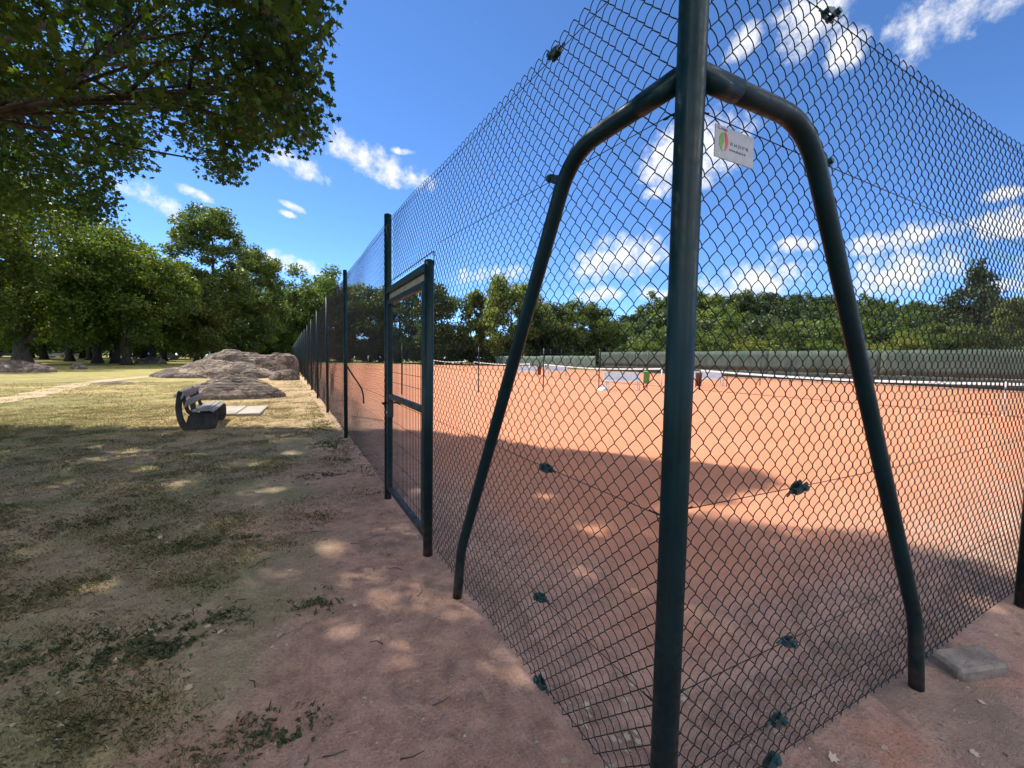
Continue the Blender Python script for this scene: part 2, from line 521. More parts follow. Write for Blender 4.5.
# ------------------------------------------------------------------ chain-link fence
def chain(s0, s1, zb, ztf, axis, off, seg, sides, rad=.0019, gap=None):
    """woven wire: flattened spirals, each hooked into its neighbour. s runs along the fence."""
    w = .0332; P = .0615; amp = .0054
    n = int(round((s1 - s0) / w)); n -= n % 2
    i = np.arange(n)
    sl = s0 + i * w
    par = (i % 2)
    zb_i = np.full(n, zb)
    # one count of meshes over the whole length; the weave stretches where the fence is higher
    zt_i = np.array([ztf(s0 + (2 * (k // 2) + 1) * w) for k in i])
    per = np.full(n, np.floor((zt_i.mean() - zb) / .068) + .5)
    K = int(per.max() * seg) + 1
    ph = np.arange(K)[None, :] / seg                                   # phase in periods
    ph = np.minimum(ph, per[:, None])
    z = zb_i[:, None] + ph / per[:, None] * (zt_i - zb_i)[:, None]
    q = ph + .5 * par[:, None]
    tri = 1 - np.abs(1 - 2 * (q % 1.0))
    a = .90 * tri + .10 * (.5 - .5 * np.cos(2 * np.pi * q))
    s = sl[:, None] - .0012 + a * (w + .0024)
    nrm = amp * np.sin(2 * np.pi * q)
    # slack: the net is not perfectly flat, the weave not perfectly even
    s = s + .004 * np.sin(3.1 * z + 1.7 * sl[:, None]) + .003 * np.sin(9.0 * z + 4.3 * sl[:, None])
    nrm = nrm + .010 * np.sin(2.3 * sl[:, None] + .8) * np.sin(3.4 * z + .5 * sl[:, None])
    z = z + .004 * np.sin(5.2 * sl[:, None] + 2.0 * z)
    if axis == 1: Pn = np.stack([off + nrm, s, z], -1)
    else: Pn = np.stack([s, off + nrm, z], -1)
    T = np.gradient(Pn, axis=1); T /= np.linalg.norm(T, axis=-1, keepdims=True) + 1e-9
    nn = np.zeros(3); nn[0 if axis == 1 else 1] = 1.0
    B = np.cross(T, nn); B /= np.linalg.norm(B, axis=-1, keepdims=True) + 1e-9
    N = np.cross(B, T)
    an = np.arange(sides) * 2 * np.pi / sides
    V = Pn[:, :, None, :] + rad * (np.cos(an)[None, None, :, None] * N[:, :, None, :] + np.sin(an)[None, None, :, None] * B[:, :, None, :])
    idx = np.arange(n * K * sides).reshape(n, K, sides)
    A = idx[:, :-1, :]; Bq = np.roll(idx, -1, 2)[:, :-1, :]; Cq = np.roll(idx, -1, 2)[:, 1:, :]; D = idx[:, 1:, :]
    F = np.stack([A, Bq, Cq, D], -1).reshape(-1, 4)
    ok = (ph[:, 1:] > ph[:, :-1])                                       # drop the collapsed ends
    if gap is not None:                                                 # open above the gate only from the stretcher rod up
        inside = (sl + w / 2 > gap[0]) & (sl + w / 2 < gap[1])
        ok &= ~(inside[:, None] & (z[:, 1:] < gap[2]))
    F = F.reshape(n, K - 1, sides, 4)[ok].reshape(-1, 4)
    return V.reshape(-1, 3), F


def join(parts):
    Vs, Fs, b = [], [], 0
    for V, F in parts:
        Vs.append(V); Fs.append(F + b); b += len(V)
    return np.concatenate(Vs), np.concatenate(Fs)


def top_park(s): return 2.755 + .22 * min(1.0, max(0.0, s / 4.2)) + .02 * min(1, max(0, (s - 4) / 6))
def top_side(s): return 2.715


YA, YB = 3.7825, 2.3189
PARK_POSTS = [7.4754, 11.4843, 15.63] + [19.65 + 4.02 * k for k in range(20)]
fence = empty('chain_link_fence', (0, 0, 0), label='tall dark green chain-link fence turning a corner around the orange clay court', cat='fence')
V, F = join([chain(.03, 3.74, .035, top_park, 1, .046, 8, 4, gap=(YB + .03, YA - .02, 2.275)),
             chain(3.8, 12.0, .03, top_park, 1, .046, 4, 3),
             chain(12.0, 100.0, .03, top_park, 1, .046, 2, 3, .0017)])
link('wire_mesh', np_mesh('wire_mesh_park', V, F, [M['green_wire']], True), fence)
V, F = join([chain(.03, 4.2, .035, top_side, 0, .046, 8, 4), chain(4.2, 13.0, .03, top_side, 0, .046, 4, 3)])
link('wire_mesh', np_mesh('wire_mesh_side', V, F, [M['green_wire']], True), fence)


def ribbed(a):
    """round tube with shallow grooves on two sides"""
    q = 1.0
    for c in (R(225), R(45), R(135), R(315)):
        d = abs((a - c + PI) % (2 * PI) - PI)
        if d < .20: q -= .085 * (1 - d / .20)
    return q


mb = MB()
mb.tube([(0, 0, -.1), (0, 0, 2.84)], .0375, 60, squash=ribbed)
mb.tube([(0, 0, 2.84), (0, 0, 2.86), (0, 0, 2.872)], [.0385, .037, .02], 40)
mb.build('corner_post', M['green_post'], fence)


def post(x, y, h, r=.036, name='post'):
    mb = MB()
    mb.tube([(x, y, -.1), (x, y, h)], r, 20)
    mb.tube([(x, y, h), (x, y, h + .012), (x, y, h + .02)], [r + .001, r - .002, r * .5], 20)
    return mb.build(name, M['green_post'], fence)


post(0, YA, 2.945, .037)
post(0, YB, 2.20, .036)
for y in PARK_POSTS: post(0, y, 3.015, .034)
for x in (3.1665, 6.35, 9.53, 12.7): post(x, 0, 2.70, .036)


def brace(along):
    def bend(p, q, r, cut, n=8):
        """round the corner q between p and r"""
        p, q, r = Vector(p), Vector(q), Vector(r)
        u, v = q + (p - q).normalized() * cut, q + (r - q).normalized() * cut
        return [u * (1 - t) ** 2 + q * 2 * t * (1 - t) + v * t * t for t in [k / n for k in range(n + 1)]]
    A, B, Cc, D = (.02, 2.250), (.528, 2.262), (1.612, .315), (1.682, -.08)
    pts = [Vector(A), Vector((.25, 2.256))] + bend(A, B, Cc, .15) + [Vector(B).lerp(Vector(Cc), .5)] + bend(B, Cc, D, .10) + [Vector(D)]
    P = [(0, s, z) if along == 1 else (s, 0, z) for s, z in pts]
    mb = MB(); mb.tube(P, .0295, 20)
    # clamp collar where it meets the corner post
    mb.tube([P[0], P[0][:2] + (2.252,), tuple((Vector(P[0]) * .3 + Vector(P[1]) * .7))], .0315, 20)
    return mb.build('brace', M['green_post'], fence)


brace(1); brace(0)
# the bent brace leaning on the third post along the lawn side, on the court side of the mesh
mb = MB()
mb.tube(smooth_path([(.03, 7.47, 1.30), (.10, 7.46, 1.18), (.20, 7.46, 1.02), (.27, 7.46, .90), (.30, 7.46, .78), (.31, 7.46, .62)], 5), .014, 10)
mb.build('brace', M['green_post'], fence)
# lintel over the gate with the thin stretcher rod above it
mb = MB()
mb.box((0, (YA + YB) / 2, 2.172), (.05, YA - YB - .06, .058), ch=.006)
mb.build('gate_lintel', M['green_post'], fence)
mb = MB(); mb.box((.012, (YA + YB) / 2, 2.112), (.010, YA - YB - .09, .062), ch=.001); mb.build('header_board', M['board'], fence)
mb = MB()
mb.tube([(.03, YB - .02, 2.18), (.03, YB - .02, 2.275), (.03, YB, 2.282), (.03, YA, 2.282)], .004, 8)
mb.build('stretcher_rod', M['green_post'], fence)


def tensioner(p, along, parent):
    """ratchet wire strainer: folded frame, drum and square-headed bolt"""
    mb = MB()
    for s in (-1, 1):
        o = [(-.034, -.012), (-.012, -.017), (.016, -.017), (.030, -.010), (.036, .006), (.026, .017), (-.012, .017), (-.034, .010)]
        if along == 1: mb.prism([(a, b) for a, b in o], s * .011 - .0016, s * .011 + .0016, axis=0)
        else: mb.prism([(a, b) for a, b in o], s * .011 - .0016, s * .011 + .0016, axis=1)
    d = lambda a, b, c: (c, a, b) if along == 1 else (a, c, b)
    mb.tube([d(.012, 0, -.018), d(.012, 0, .022)], .0085, 10)
    mb.tube([d(.012, 0, -.024), d(.012, 0, -.012)], .012, 6, smooth=False)
    mb.box(d(-.035, 0, 0), d(.005, .022, .026) if along == 1 else (.005, .026, .022), ch=.001)
    mb.tube([d(-.075, -.004, 0), d(-.055, 0, .001), d(-.035, 0, 0)], .0032, 6)
    mb.tube([d(-.07, .003, 0), d(-.05, .004, .003), d(-.035, .003, 0)], .0028, 6)
    o = mb.build('tensioner', M['tension'], parent)
    o.location = p
    return o


def wire(along, z0, z1, end, ts, tz=None, off=.052):
    mb = MB()
    n = 24; pts = []
    for k in range(n + 1):
        s = .03 + (end - .03) * k / n
        z = z0 + (z1 - z0) * k / n - .012 * math.sin(PI * min(1, s / 4))
        pts.append((off, s, z) if along == 1 else (s, off, z))
    mb.tube(pts, .0016, 6)
    mb.tube([((off, .03 + .012 * k, z0 + .003 * (k % 2)) if along == 1 else (.03 + .012 * k, off, z0 + .003 * (k % 2))) for k in range(10)], .0028, 6)
    w = mb.build('tension_wire', M['green_wire'], fence)
    if ts:
        k = (ts - .03) / (end - .03)
        zz = z0 + (z1 - z0) * k - .012 * math.sin(PI * min(1, ts / 4))
        o = tensioner((off - .006, ts, zz) if along == 1 else (ts, off - .006, zz), along, w)
        o.rotation_euler = (random.uniform(-.35, .35), random.uniform(-.3, .3), 0)
    return w


wire(1, 2.71, 2.93, 3.78, .735); wire(1, 2.205, 2.35, 2.3, .72)
wire(1, 1.035, 1.04, 2.30, .73); wire(1, .445, .45, 2.30, .755); wire(1, .065, .06, 2.30, .74)
wire(0, 2.695, 2.66, 12.7, .72); wire(0, 2.205, 2.20, 12.7, .725)
wire(0, 1.06, 1.05, 12.7, .69); wire(0, .485, .48, 12.7, .68); wire(0, .20, .19, 12.7, .64); wire(0, .05, .05, 12.7, .615)
for z in (2.92, 1.98, 1.03): 
    mb = MB(); mb.tube([(.052, 3.8, z), (.052, 100, z)], .002, 6); mb.build('tension_wire', M['green_wire'], fence)

# ------------------------------------------------------------------ gate
gate = empty('gate', (0, (YA + YB) / 2, 0), label='narrow dark green metal gate with welded wire infill, black lock and a mid rail', cat='gate')
g0, g1 = YB + .045, YA - .045
cy = (YA + YB) / 2
L = g1 - g0
mb = MB()
for s in (-1, 1): mb.box((0, s * (L / 2 - .035), 1.0875), (.05, .07, 1.975), ch=.005)
for z in (2.05, .125): mb.box((0, 0, z), (.045, L - .14, .05), ch=.005)
mb.build('gate_frame', M['green_post'], gate)
mb = MB(); mb.box((0, 0, 1.09), (.044, L - .14, .05), ch=.005); mb.build('mid_rail', M['green_post'], gate)
mb = MB()
k = 0; y = -L / 2 + .09
while y < L / 2 - .06:
    mb.tube([(.004, y, .14), (.004, y, 2.03)], .0026, 6, cap=False); y += .05
z = .24
while z < 2.02:
    mb.tube([(.010, -L / 2 + .045, z), (.010, L / 2 - .045, z)], .0022, 6, cap=False)
    z += .2 if z < 1.1 else .1
mb.build('wire_infill', M['green_wire'], gate)
lk = MB(); lk.box((0, L / 2 - .055, .98), (.060, .075, .22), ch=.006); lk = lk.build('lock_case', M['black_metal'], gate)
for sd_ in (-1, 1):
    mb = MB(); mb.tube([(sd_ * .03, L / 2 - .05, 1.02), (sd_ * .075, L / 2 - .05, 1.02), (sd_ * .078, L / 2 - .06, 1.02), (sd_ * .078, L / 2 - .17, 1.018)], .0095, 12)
    mb.build('handle', M['black_metal'], lk)
mb = MB(); mb.tube([(-.026, L / 2 - .05, .92), (-.037, L / 2 - .05, .92)], .013, 14); mb.build('lock_cylinder', M['zinc'], lk)
for z in (.35, 1.75):
    mb = MB(); mb.tube([(-.01, -L / 2 - .006, z - .045), (-.01, -L / 2 - .006, z + .045)], .009, 12)
    mb.box((-.01, -L / 2 + .01, z), (.012, .04, .05), ch=.002); mb.build('hinge', M['zinc'], gate)

# ------------------------------------------------------------------ sign on the fence
sg = empty('sign', (.232, .034, 2.130), label='small white plate with a red and green emblem hung on the corner fence', cat='sign')
mb = MB(); mb.box((0, 0, 0), (.175, .003, .090), ch=.0008)
mb.build('plate', M['sign_face'], sg)


def blob(poly, mat, name, y=-.0021):
    mb = MB(); mb.prism(poly, y, y + .0005, axis=1); return mb.build(name, mat, sg)


blob([(-.052 + .019 * math.cos(a) * (1.0), .002 + .027 * math.sin(a)) for a in [R(88 + 8 * k) for k in range(23)]] + [(-.056, -.012), (-.049, .004)], M['sign_green'], 'emblem')
blob([(-.049 + .018 * math.cos(a), .003 + .027 * math.sin(a)) for a in [R(-80 + 9 * k) for k in range(20)]] + [(-.046, .012), (-.044, -.002)], M['sign_red'], 'emblem')


def text(body, x, z, size, name='lettering'):
    cu = bpy.data.curves.new(name, 'FONT'); cu.body = body; cu.size = size; cu.extrude = .0002
    cu.align_x = 'LEFT'; cu.materials.append(M['sign_ink'])
    tmp = bpy.data.objects.new(name, cu)
    o = link(name, bpy.data.meshes.new_from_object(tmp), sg)
    bpy.data.objects.remove(tmp)
    o.location = (x, -.0019, z); o.rotation_euler = (R(90), 0, 0)
    return o


text('01 64 23 57 98', -.022, -.001, .0135)
text('www.alvea-fr.fr', -.024, -.017, .0120)
text('CLOTURES', -.078, .033, .0085)
for x in (-.07, .07):
    for z in (.036, -.036):
        mb = MB(); mb.tube([(x, -.0032, z), (x, .012, z)], .0022, 8); mb.build('screw', M['zinc'], sg)

# ------------------------------------------------------------------ on the court
NETX = 18.28
net_group = 'tennis nets in line across the clay courts'
NETS = [(1.76, 'tennis net nearest the fence corner, white tape along the top'), (17.15, 'tennis net just beyond the low divider posts on the second court'),
        (32.5, 'distant tennis net on the third court from the fence corner'), (47.9, 'farthest tennis net, on the court by the trees')]
for k, (y0, lab) in enumerate(NETS):
    nt_ = empty('tennis_net', (NETX, y0 + 6.4, 0), label=lab, cat='tennis net', group=net_group)
    zt = lambda s: .914 + .156 * (abs(s) / 6.4) ** 1.6
    mb = MB()
    for s in np.linspace(-6.36, 6.36, 285 if k < 2 else 120):
        mb.tube([(0, s, .02), (0, s, zt(s) - .03)], .0011, 3, cap=False, smooth=False)
    for q in np.linspace(.02, .9, 20 if k < 2 else 12):
        mb.tube([(0, s, .02 + (zt(s) - .05) * q / .9) for s in np.linspace(-6.36, 6.36, 13)], .0011, 3, cap=False, smooth=False)
    mb.tube([(0, s, .012) for s in np.linspace(-6.36, 6.36, 5)], .010, 6)
    mb.build('net_mesh', M['net_cord'], nt_)
    mb = MB(); ss = np.linspace(-6.37, 6.37, 27)
    for a, b in zip(ss[:-1], ss[1:]):
        mb.add([(x, s, zt(s) + dz) for s in (a, b) for x, dz in ((-.012, -.07), (.012, -.07), (.012, 0), (0, .006), (-.012, 0))],
               [(j, (j + 1) % 5, (j + 1) % 5 + 5, j + 5) for j in range(5)])
    mb.build('tape', M['white_tape'], nt_)
    for s in (-6.4, 6.4):
        mb = MB(); mb.tube([(0, s, -.1), (0, s, 1.09)], .04, 14); mb.box((.02, s, .75), (.06, .05, .1), ch=.005); mb.build('net_post', M['white_paint'] if k else M['green_post'], nt_)
mb = MB(); mb.tube([(0, 0, 0), (0, 0, 1.03), (0, 0, 1.05)], [.018, .018, .008], 10)
mb.box((0, 0, .012), (.12, .08, .02), ch=.004)
o = mb.build('singles_stick', M['white_tape'], label='thin white stick propping up the nearest tennis net', cat='net stick'); o.location = (NETX - .05, 3.7, 0)

dv = empty('court_divider', (0, 16.2, 0), label='row of thin dark posts with wires dividing the first two courts', cat='divider')
for k in range(10):
    x = .05 + 3.15 * k if k < 1 else 3.08 + 3.28 * (k - 1)
    mb = MB(); mb.tube([(x, 0, -.1), (x, 0, 1.9 + .03 * k)], .026, 10); mb.tube([(x, 0, 1.9 + .03 * k), (x, 0, 1.92 + .03 * k)], [.026, .01], 10)
    mb.build('post', M['green_post'], dv)
mb = MB()
for z in (.25, 1.0, 1.86): mb.tube([(.05, 0, z), (29.3, 0, z + .04)], .0022, 5)
mb.build('wire', M['green_wire'], dv)


def court_bench():
    b = empty('court_bench', (0, 0, 0))
    mb = MB(); mb.box((0, .12, .45), (1.9, .42, .035), ch=.008); mb.build('seat', M['white_paint'], b)
    mb = MB(); mb.box((0, .35, .66), (1.9, .03, .46), Matrix.Rotation(R(-8), 3, 'X'), ch=.008); mb.build('backrest', M['white_paint'], b)
    for s in (-1, 1):
        mb = MB()
        for yy in (-.04, .30): mb.box((s * .8, yy, .215), (.05, .04, .43), ch=.004)
        mb.box((s * .8, .13, .02), (.05, .46, .04), ch=.004); mb.box((s * .8, .35, .58), (.05, .03, .44), Matrix.Rotation(R(-8), 3, 'X'), ch=.004)
        mb.build('leg', M['white_paint'], b)
    return b


bgrp = 'white benches between the courts'
cb0 = court_bench()
for k, (x, y, rz, lab) in enumerate([(14.1, 15.7, R(-25), 'white court bench just left of the corner post, by the green bin'),
                                     (22.3, 17.0, R(-25), 'white court bench just right of the corner post, behind the dark red bin'),
                                     (17.2, 31.2, R(-25), 'far white court bench seen left of the sloping brace, right of the gate'),
                                     (20.5, 31.3, R(-25), 'far white court bench seen close to the right of the sloping brace')]):
    o = cb0 if k == 0 else copy_tree(cb0)
    o.location = (x, y, 0); o.rotation_euler = (0, 0, rz)
    tag(o, label=lab, cat='bench', group=bgrp)
mb = MB(); mb.prism([(-.26, 0), (.26, 0), (.2, .07), (.03, .13), (.03, .22), (-.03, .22), (-.03, .13), (-.2, .07)], -.2, .2, axis=1)
o = mb.build('weight_block', M['white_paint'], label='white wedge-shaped weight on the clay at the left end of a bench', cat='weight'); o.location = (13.0, 15.9, .004)


def bin_(name, x, y, mat, lab, h=.62, z0=.28, cat='bin'):
    b = empty(name, (x, y, 0), label=lab, cat=cat)
    mb = MB(); mb.tube([(0, 0, z0), (0, 0, z0 + .02), (0, 0, z0 + h - .03), (0, 0, z0 + h)], [.13, .15, .17, .18], 20, cap=True); mb.build('bucket', mat, b)
    mb = MB(); mb.tube([(0, 0, z0 + h), (0, 0, z0 + h + .02), (0, 0, z0 + h + .06)], [.19, .185, .10], 20); mb.build('lid', mat, b)
    mb = MB(); mb.tube([(.0, .20, 0), (.0, .20, z0 + h + .1)], .022, 10); mb.box((0, .185, z0 + .4), (.05, .06, .05), ch=.004); mb.build('stand', M['green_post'], b)
    return b


bin_('litter_bin', 16.0, 16.05, M['bin_green'], 'bright green litter bin on a post left of the corner post')
bin_('litter_bin', 20.0, 16.0, M['bin_red'], 'dark red litter bin just right of the corner post', .74, .08)
bin_('litter_bin', 18.9, 31.8, M['bin_red'], 'far dark red litter bin beside the sloping brace', .74, .08)


# windscreen along the far side
def screen_mat(name, a, b):
    m, nt, out = new_mat(name); t = NT(nt)
    p = t.obj()
    mp = t.n('ShaderNodeMapping'); mp.inputs['Scale'].default_value = (1, 1, .35); t.set(mp.inputs[0], p)
    n1 = t.noise(mp.outputs[0], 1.6, 5, .6)
    wv = t.noise(p, 60, 2)
    c = t.mix(t.mr(n1, .35, .65), a, b)
    nt.links.new(t.bsdf(c, .85, .2, t.bump(t.math('ADD', n1, t.math('MULTIPLY', wv, .1)), .5, .06)), out.inputs[0])
    return m


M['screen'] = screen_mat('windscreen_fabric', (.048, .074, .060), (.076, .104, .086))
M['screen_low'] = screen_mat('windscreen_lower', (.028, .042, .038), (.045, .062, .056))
M['screen_teal'] = screen_mat('windscreen_far', (.075, .125, .10), (.105, .155, .125))
wf = empty('windscreen_fence', (36.2, 36, 0), label='long fence with pale grey-green windscreen fabric along the far side of the courts', cat='fence')


def sheet(y0, y1, z0, z1, name, mat, seed):
    n = max(2, int((y1 - y0) / .3)); vs = []; fs = []
    for i in range(n + 1):
        y = y0 + (y1 - y0) * i / n
        for j in range(5):
            z = z0 + (z1 - z0) * j / 4
            bul = .05 * noise.noise(Vector((y * .8, z * 1.4, seed))) + .008 * math.sin((y - y0) * 2.1)
            sag = -.03 * abs(math.sin(y * PI / 3.0)) if j == 4 else 0
            vs.append((bul * (1 if 0 < j < 4 else .3), y - 36, z + sag))
    for i in range(n):
        for j in range(4):
            a = i * 5 + j; fs.append((a, a + 1, a + 6, a + 5))
    mb = MB(); mb.add(vs, fs, True)
    o = mb.build(name, mat, wf)
    sd = o.modifiers.new('thickness', 'SOLIDIFY'); sd.thickness = .004
    return o


for k in range(8):
    y0 = -18 + 8.0 * k
    y1 = min(y0 + 7.96, 44.5)
    sheet(y0, y1, .78, 2.48 + .012 * k, 'windscreen', M['screen'], k)
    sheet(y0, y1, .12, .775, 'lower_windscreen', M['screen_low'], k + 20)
sheet(45.6, 60, .15, 2.05, 'windscreen', M['screen_teal'], 31)
sheet(60.1, 77.5, .15, 1.95, 'windscreen', M['screen_teal'], 37)
for k in range(33):
    y = -18 + 3.0 * k
    mb = MB(); mb.tube([(.08, y - 36, -.1), (.08, y - 36, 3.0 if y > 40 else 2.6)], .03, 8); mb.build('post', M['green_post'], wf)
mb = MB()
for z in (2.55, .05): mb.tube([(.05, -54, z), (.05, 42, z)], .006, 5)
for z in (2.98, 2.4): mb.tube([(.05, 6, z), (.05, 42, z)], .006, 5)
mb.build('tension_wire', M['green_wire'], wf)

# ------------------------------------------------------------------ bench on the lawn (seat faces the fence)
bench = empty('park_bench', (-2.52, 9.4, 0), label='low weathered timber bench with C-shaped curved ends on the shaded lawn', cat='bench')
def slats(name, segs):
    mb = MB()
    for (x, z, w, ang) in segs: mb.box((x, .95, z), (w, 2.0, .038), Matrix.Rotation(ang, 3, 'Y'), ch=.006)
    return mb.build(name, M['wood'], bench)


slats('seat', [(-.03, .405, .135, R(4)), (.12, .415, .135, R(0)), (.27, .418, .135, R(-2)), (.40, .40, .10, R(14))])
slats('backrest', [(-.235, .575, .185, R(-64)), (-.318, .745, .185, R(-64))])
for y in (.12, 1.75):
    mb = MB()
    # C-shaped end: back rises from the ground, curls under the seat to the front foot
    pts = smooth_path([(-.385, y, .80), (-.43, y, .66), (-.455, y, .46), (-.42, y, .24), (-.32, y, .07), (-.12, y, .0), (.12, y, -.01), (.34, y, .01), (.43, y, .10), (.445, y, .24), (.43, y, .375)], 5)
    n = len(pts)
    vs = []; fs = []
    for i, p in enumerate(pts):
        tdir = (pts[min(i + 1, n - 1)] - pts[max(i - 1, 0)]).normalized(); nn = Vector((tdir.z, 0, -tdir.x))
        for sy in (-.055, .055):
            for sn in (-.07, .07): vs.append(p + nn * sn + Vector((0, sy, 0)))
    for i in range(n - 1):
        a = i * 4; b = a + 4
        fs += [(a, a + 1, b + 1, b), (a + 2, b + 2, b + 3, a + 3), (a, b, b + 2, a + 2), (a + 1, a + 3, b + 3, b + 1)]
    fs += [(0, 2, 3, 1), ((n - 1) * 4, (n - 1) * 4 + 1, (n - 1) * 4 + 3, (n - 1) * 4 + 2)]
    mb.add(vs, fs)
    mb.prism([(-.30, .73), (-.24, .54), (-.20, .43), (-.12, .36), (.40, .355), (.40, .30), (-.16, .29), (-.27, .38), (-.33, .53), (-.385, .70)], y - .04, y + .04, axis=1)
    mb.prism([(-.34, -.02), (.40, -.02), (.42, .30), (-.22, .30)], y - .035, y + .035, axis=1)
    mb.build('bench_end', M['dark_wood'], bench)

bench.scale = (.64, .85, .93)
for k, (c, w, l, lab) in enumerate([((-2.26, 12.38), .50, 1.75, 'pale concrete paving slab beside the bench, on the side nearest the bench'),
                                    ((-1.74, 12.26), .50, 1.75, 'pale concrete paving slab beside the bench, on the side nearest the fence')]):
    mb = MB(); mb.box((0, 0, .02), (w, l, .07), ch=.008)
    o = mb.build('paving_slab', M['concrete'], label=lab, cat='paving slab', group='paving slabs beside the bench'); o.location = (c[0], c[1], 0); o.rotation_euler = (0, 0, R(-4))

# stone block by the foot of the side brace
mb = MB(); mb.box((0, 0, -.006), (.29, .15, .09), ch=.014)
o = mb.build('stone_block', M['block'], label='flat pale stone block lying on the soil by the foot of the right brace', cat='block')
o.location = (2.09, -.055, .0); o.rotation_euler = (R(4), R(-3), R(-20))
bv = o.modifiers.new('sub', 'SUBSURF'); bv.subdivision_type = 'SIMPLE'; bv.levels = bv.render_levels = 3
tx = bpy.data.textures.new('chips', 'CLOUDS'); tx.noise_scale = .06
dm = o.modifiers.new('chips', 'DISPLACE'); dm.texture = tx; dm.strength = .018


# ------------------------------------------------------------------ rocks
def rock(name, c, rx, ry, h, rz, seed, label, flat=2.2, rough=.22, steep=.6, group=None, skew=(0, 0), lobes=()):
    nr, na = 70, 200
    V = []; F = []
    for i in range(nr + 1):
        rr = i / nr
        for k in range(na):
            a = 2 * PI * k / na
            e = 1 + .22 * noise.noise(Vector((math.cos(a) * 1.3, math.sin(a) * 1.3, seed))) + .07 * noise.noise(Vector((math.cos(a) * 4, math.sin(a) * 4, seed + 5)))
            x, y = math.cos(a) * rx * rr * e, math.sin(a) * ry * rr * e
            prof = max(0, 1 - rr ** flat) ** steep
            q = Vector((x * .55, y * .55, seed * 3.1))
            ridge = 1 - abs(noise.noise(q * 1.0)) * 2
            d = noise.fractal(q * 1.6, .9, 2.1, 5) * rough + (ridge - .5) * rough * .55
            st = noise.noise(Vector((x * .4, y * .4, seed))) * .25
            lob = max(0, noise.noise(Vector((x * 1.1 + 3, y * 1.1, seed * 1.7)))) * .22 - max(0, .07 - abs(noise.noise(Vector((x * .8, y * .8 + 9, seed * 2.3))))) * 1.8
            z = h * prof * (1 + d + st + lob + skew[0] * x / rx + skew[1] * y / ry) - .08 * (rr > .97) - .04
            for (bx, by, bw, bl, bh) in lobes:
                dd = ((x - bx) / bw) ** 2 + ((y - by) / bl) ** 2
                if dd < 1: z = max(z, bh * (1 - dd) ** .55 * (1 + .5 * d) - .04)
            if rr > .985: z = -.15                      # the rim goes into the ground
            led = .12 * h
            z = z * .72 + .28 * (round(z / led) * led) if z > .05 else z
            V.append((x, y, z))
    for i in range(nr):
        for k in range(na):
            F.append((i * na + k, i * na + (k + 1) % na, (i + 1) * na + (k + 1) % na, (i + 1) * na + k)[::-1])
    o = link(name, np_mesh(name, np.array(V), np.array(F), [M['rock']], True), label=label, cat='rock', group=group)
    o.location = (c[0], c[1], 0); o.rotation_euler = (0, 0, rz)
    return o


AX = R(-27.7)
c = at(-.685, 28.3); rock('rock', c, 3.8, 2.9, .72, AX, 4, 'large low rock outcrop with rounded lobes on the lawn by the fence', 2.0, .16, .62, skew=(.08, 0), lobes=((-.2, -.2, 2.3, 1.7, 1.16), (1.9, -.7, 1.35, 1.3, 1.02), (.8, -1.6, 1.2, .9, .66), (-1.9, -.9, 1.4, 1.0, .62), (-3.0, -.6, .9, .8, .36), (2.9, -1.2, .8, .8, .6)))
c = at(-.615, 32.0); rock('rock', c, 3.3, 2.4, 1.52, AX, 9, 'flat-topped rock ledge rising behind the large outcrop', 9.0, .07, .45)
c = at(-.530, 25.9); rock('rock', c, .85, .8, .62, AX, 13, 'small rounded rock between the large outcrop and the fence', 2.6, .15, .6)
c = at(-.655, 15.2); rock('rock', c, 1.85, 1.25, .70, AX, 21, 'low mound of layered rock just behind the bench', 2.0, .25, .7, skew=(.1, 0))
c = at(-1.19, 30.0); rock('rock', c, 3.3, 1.5, .78, AX, 33, 'pale rock hump in front of the big pale-trunked tree', 2.2, .2, .6)
c = at(-1.01, 36.5); rock('rock', c, .58, .5, .5, AX, 41, 'small dark boulder on the lawn before the pair of trunks', 2.6, .2, .55)
c = at(-.925, 20.3); rock('rock', c, 1.1, .7, .13, AX, 47, 'flat grey rock barely showing above the straw lawn', 2.0, .2, .7)
c = at(-.843, 58.0); rock('rock', c, 1.9, 1.2, 1.0, AX, 53, 'dark mound of rock in the shade under the park trees', 2.2, .2, .6)

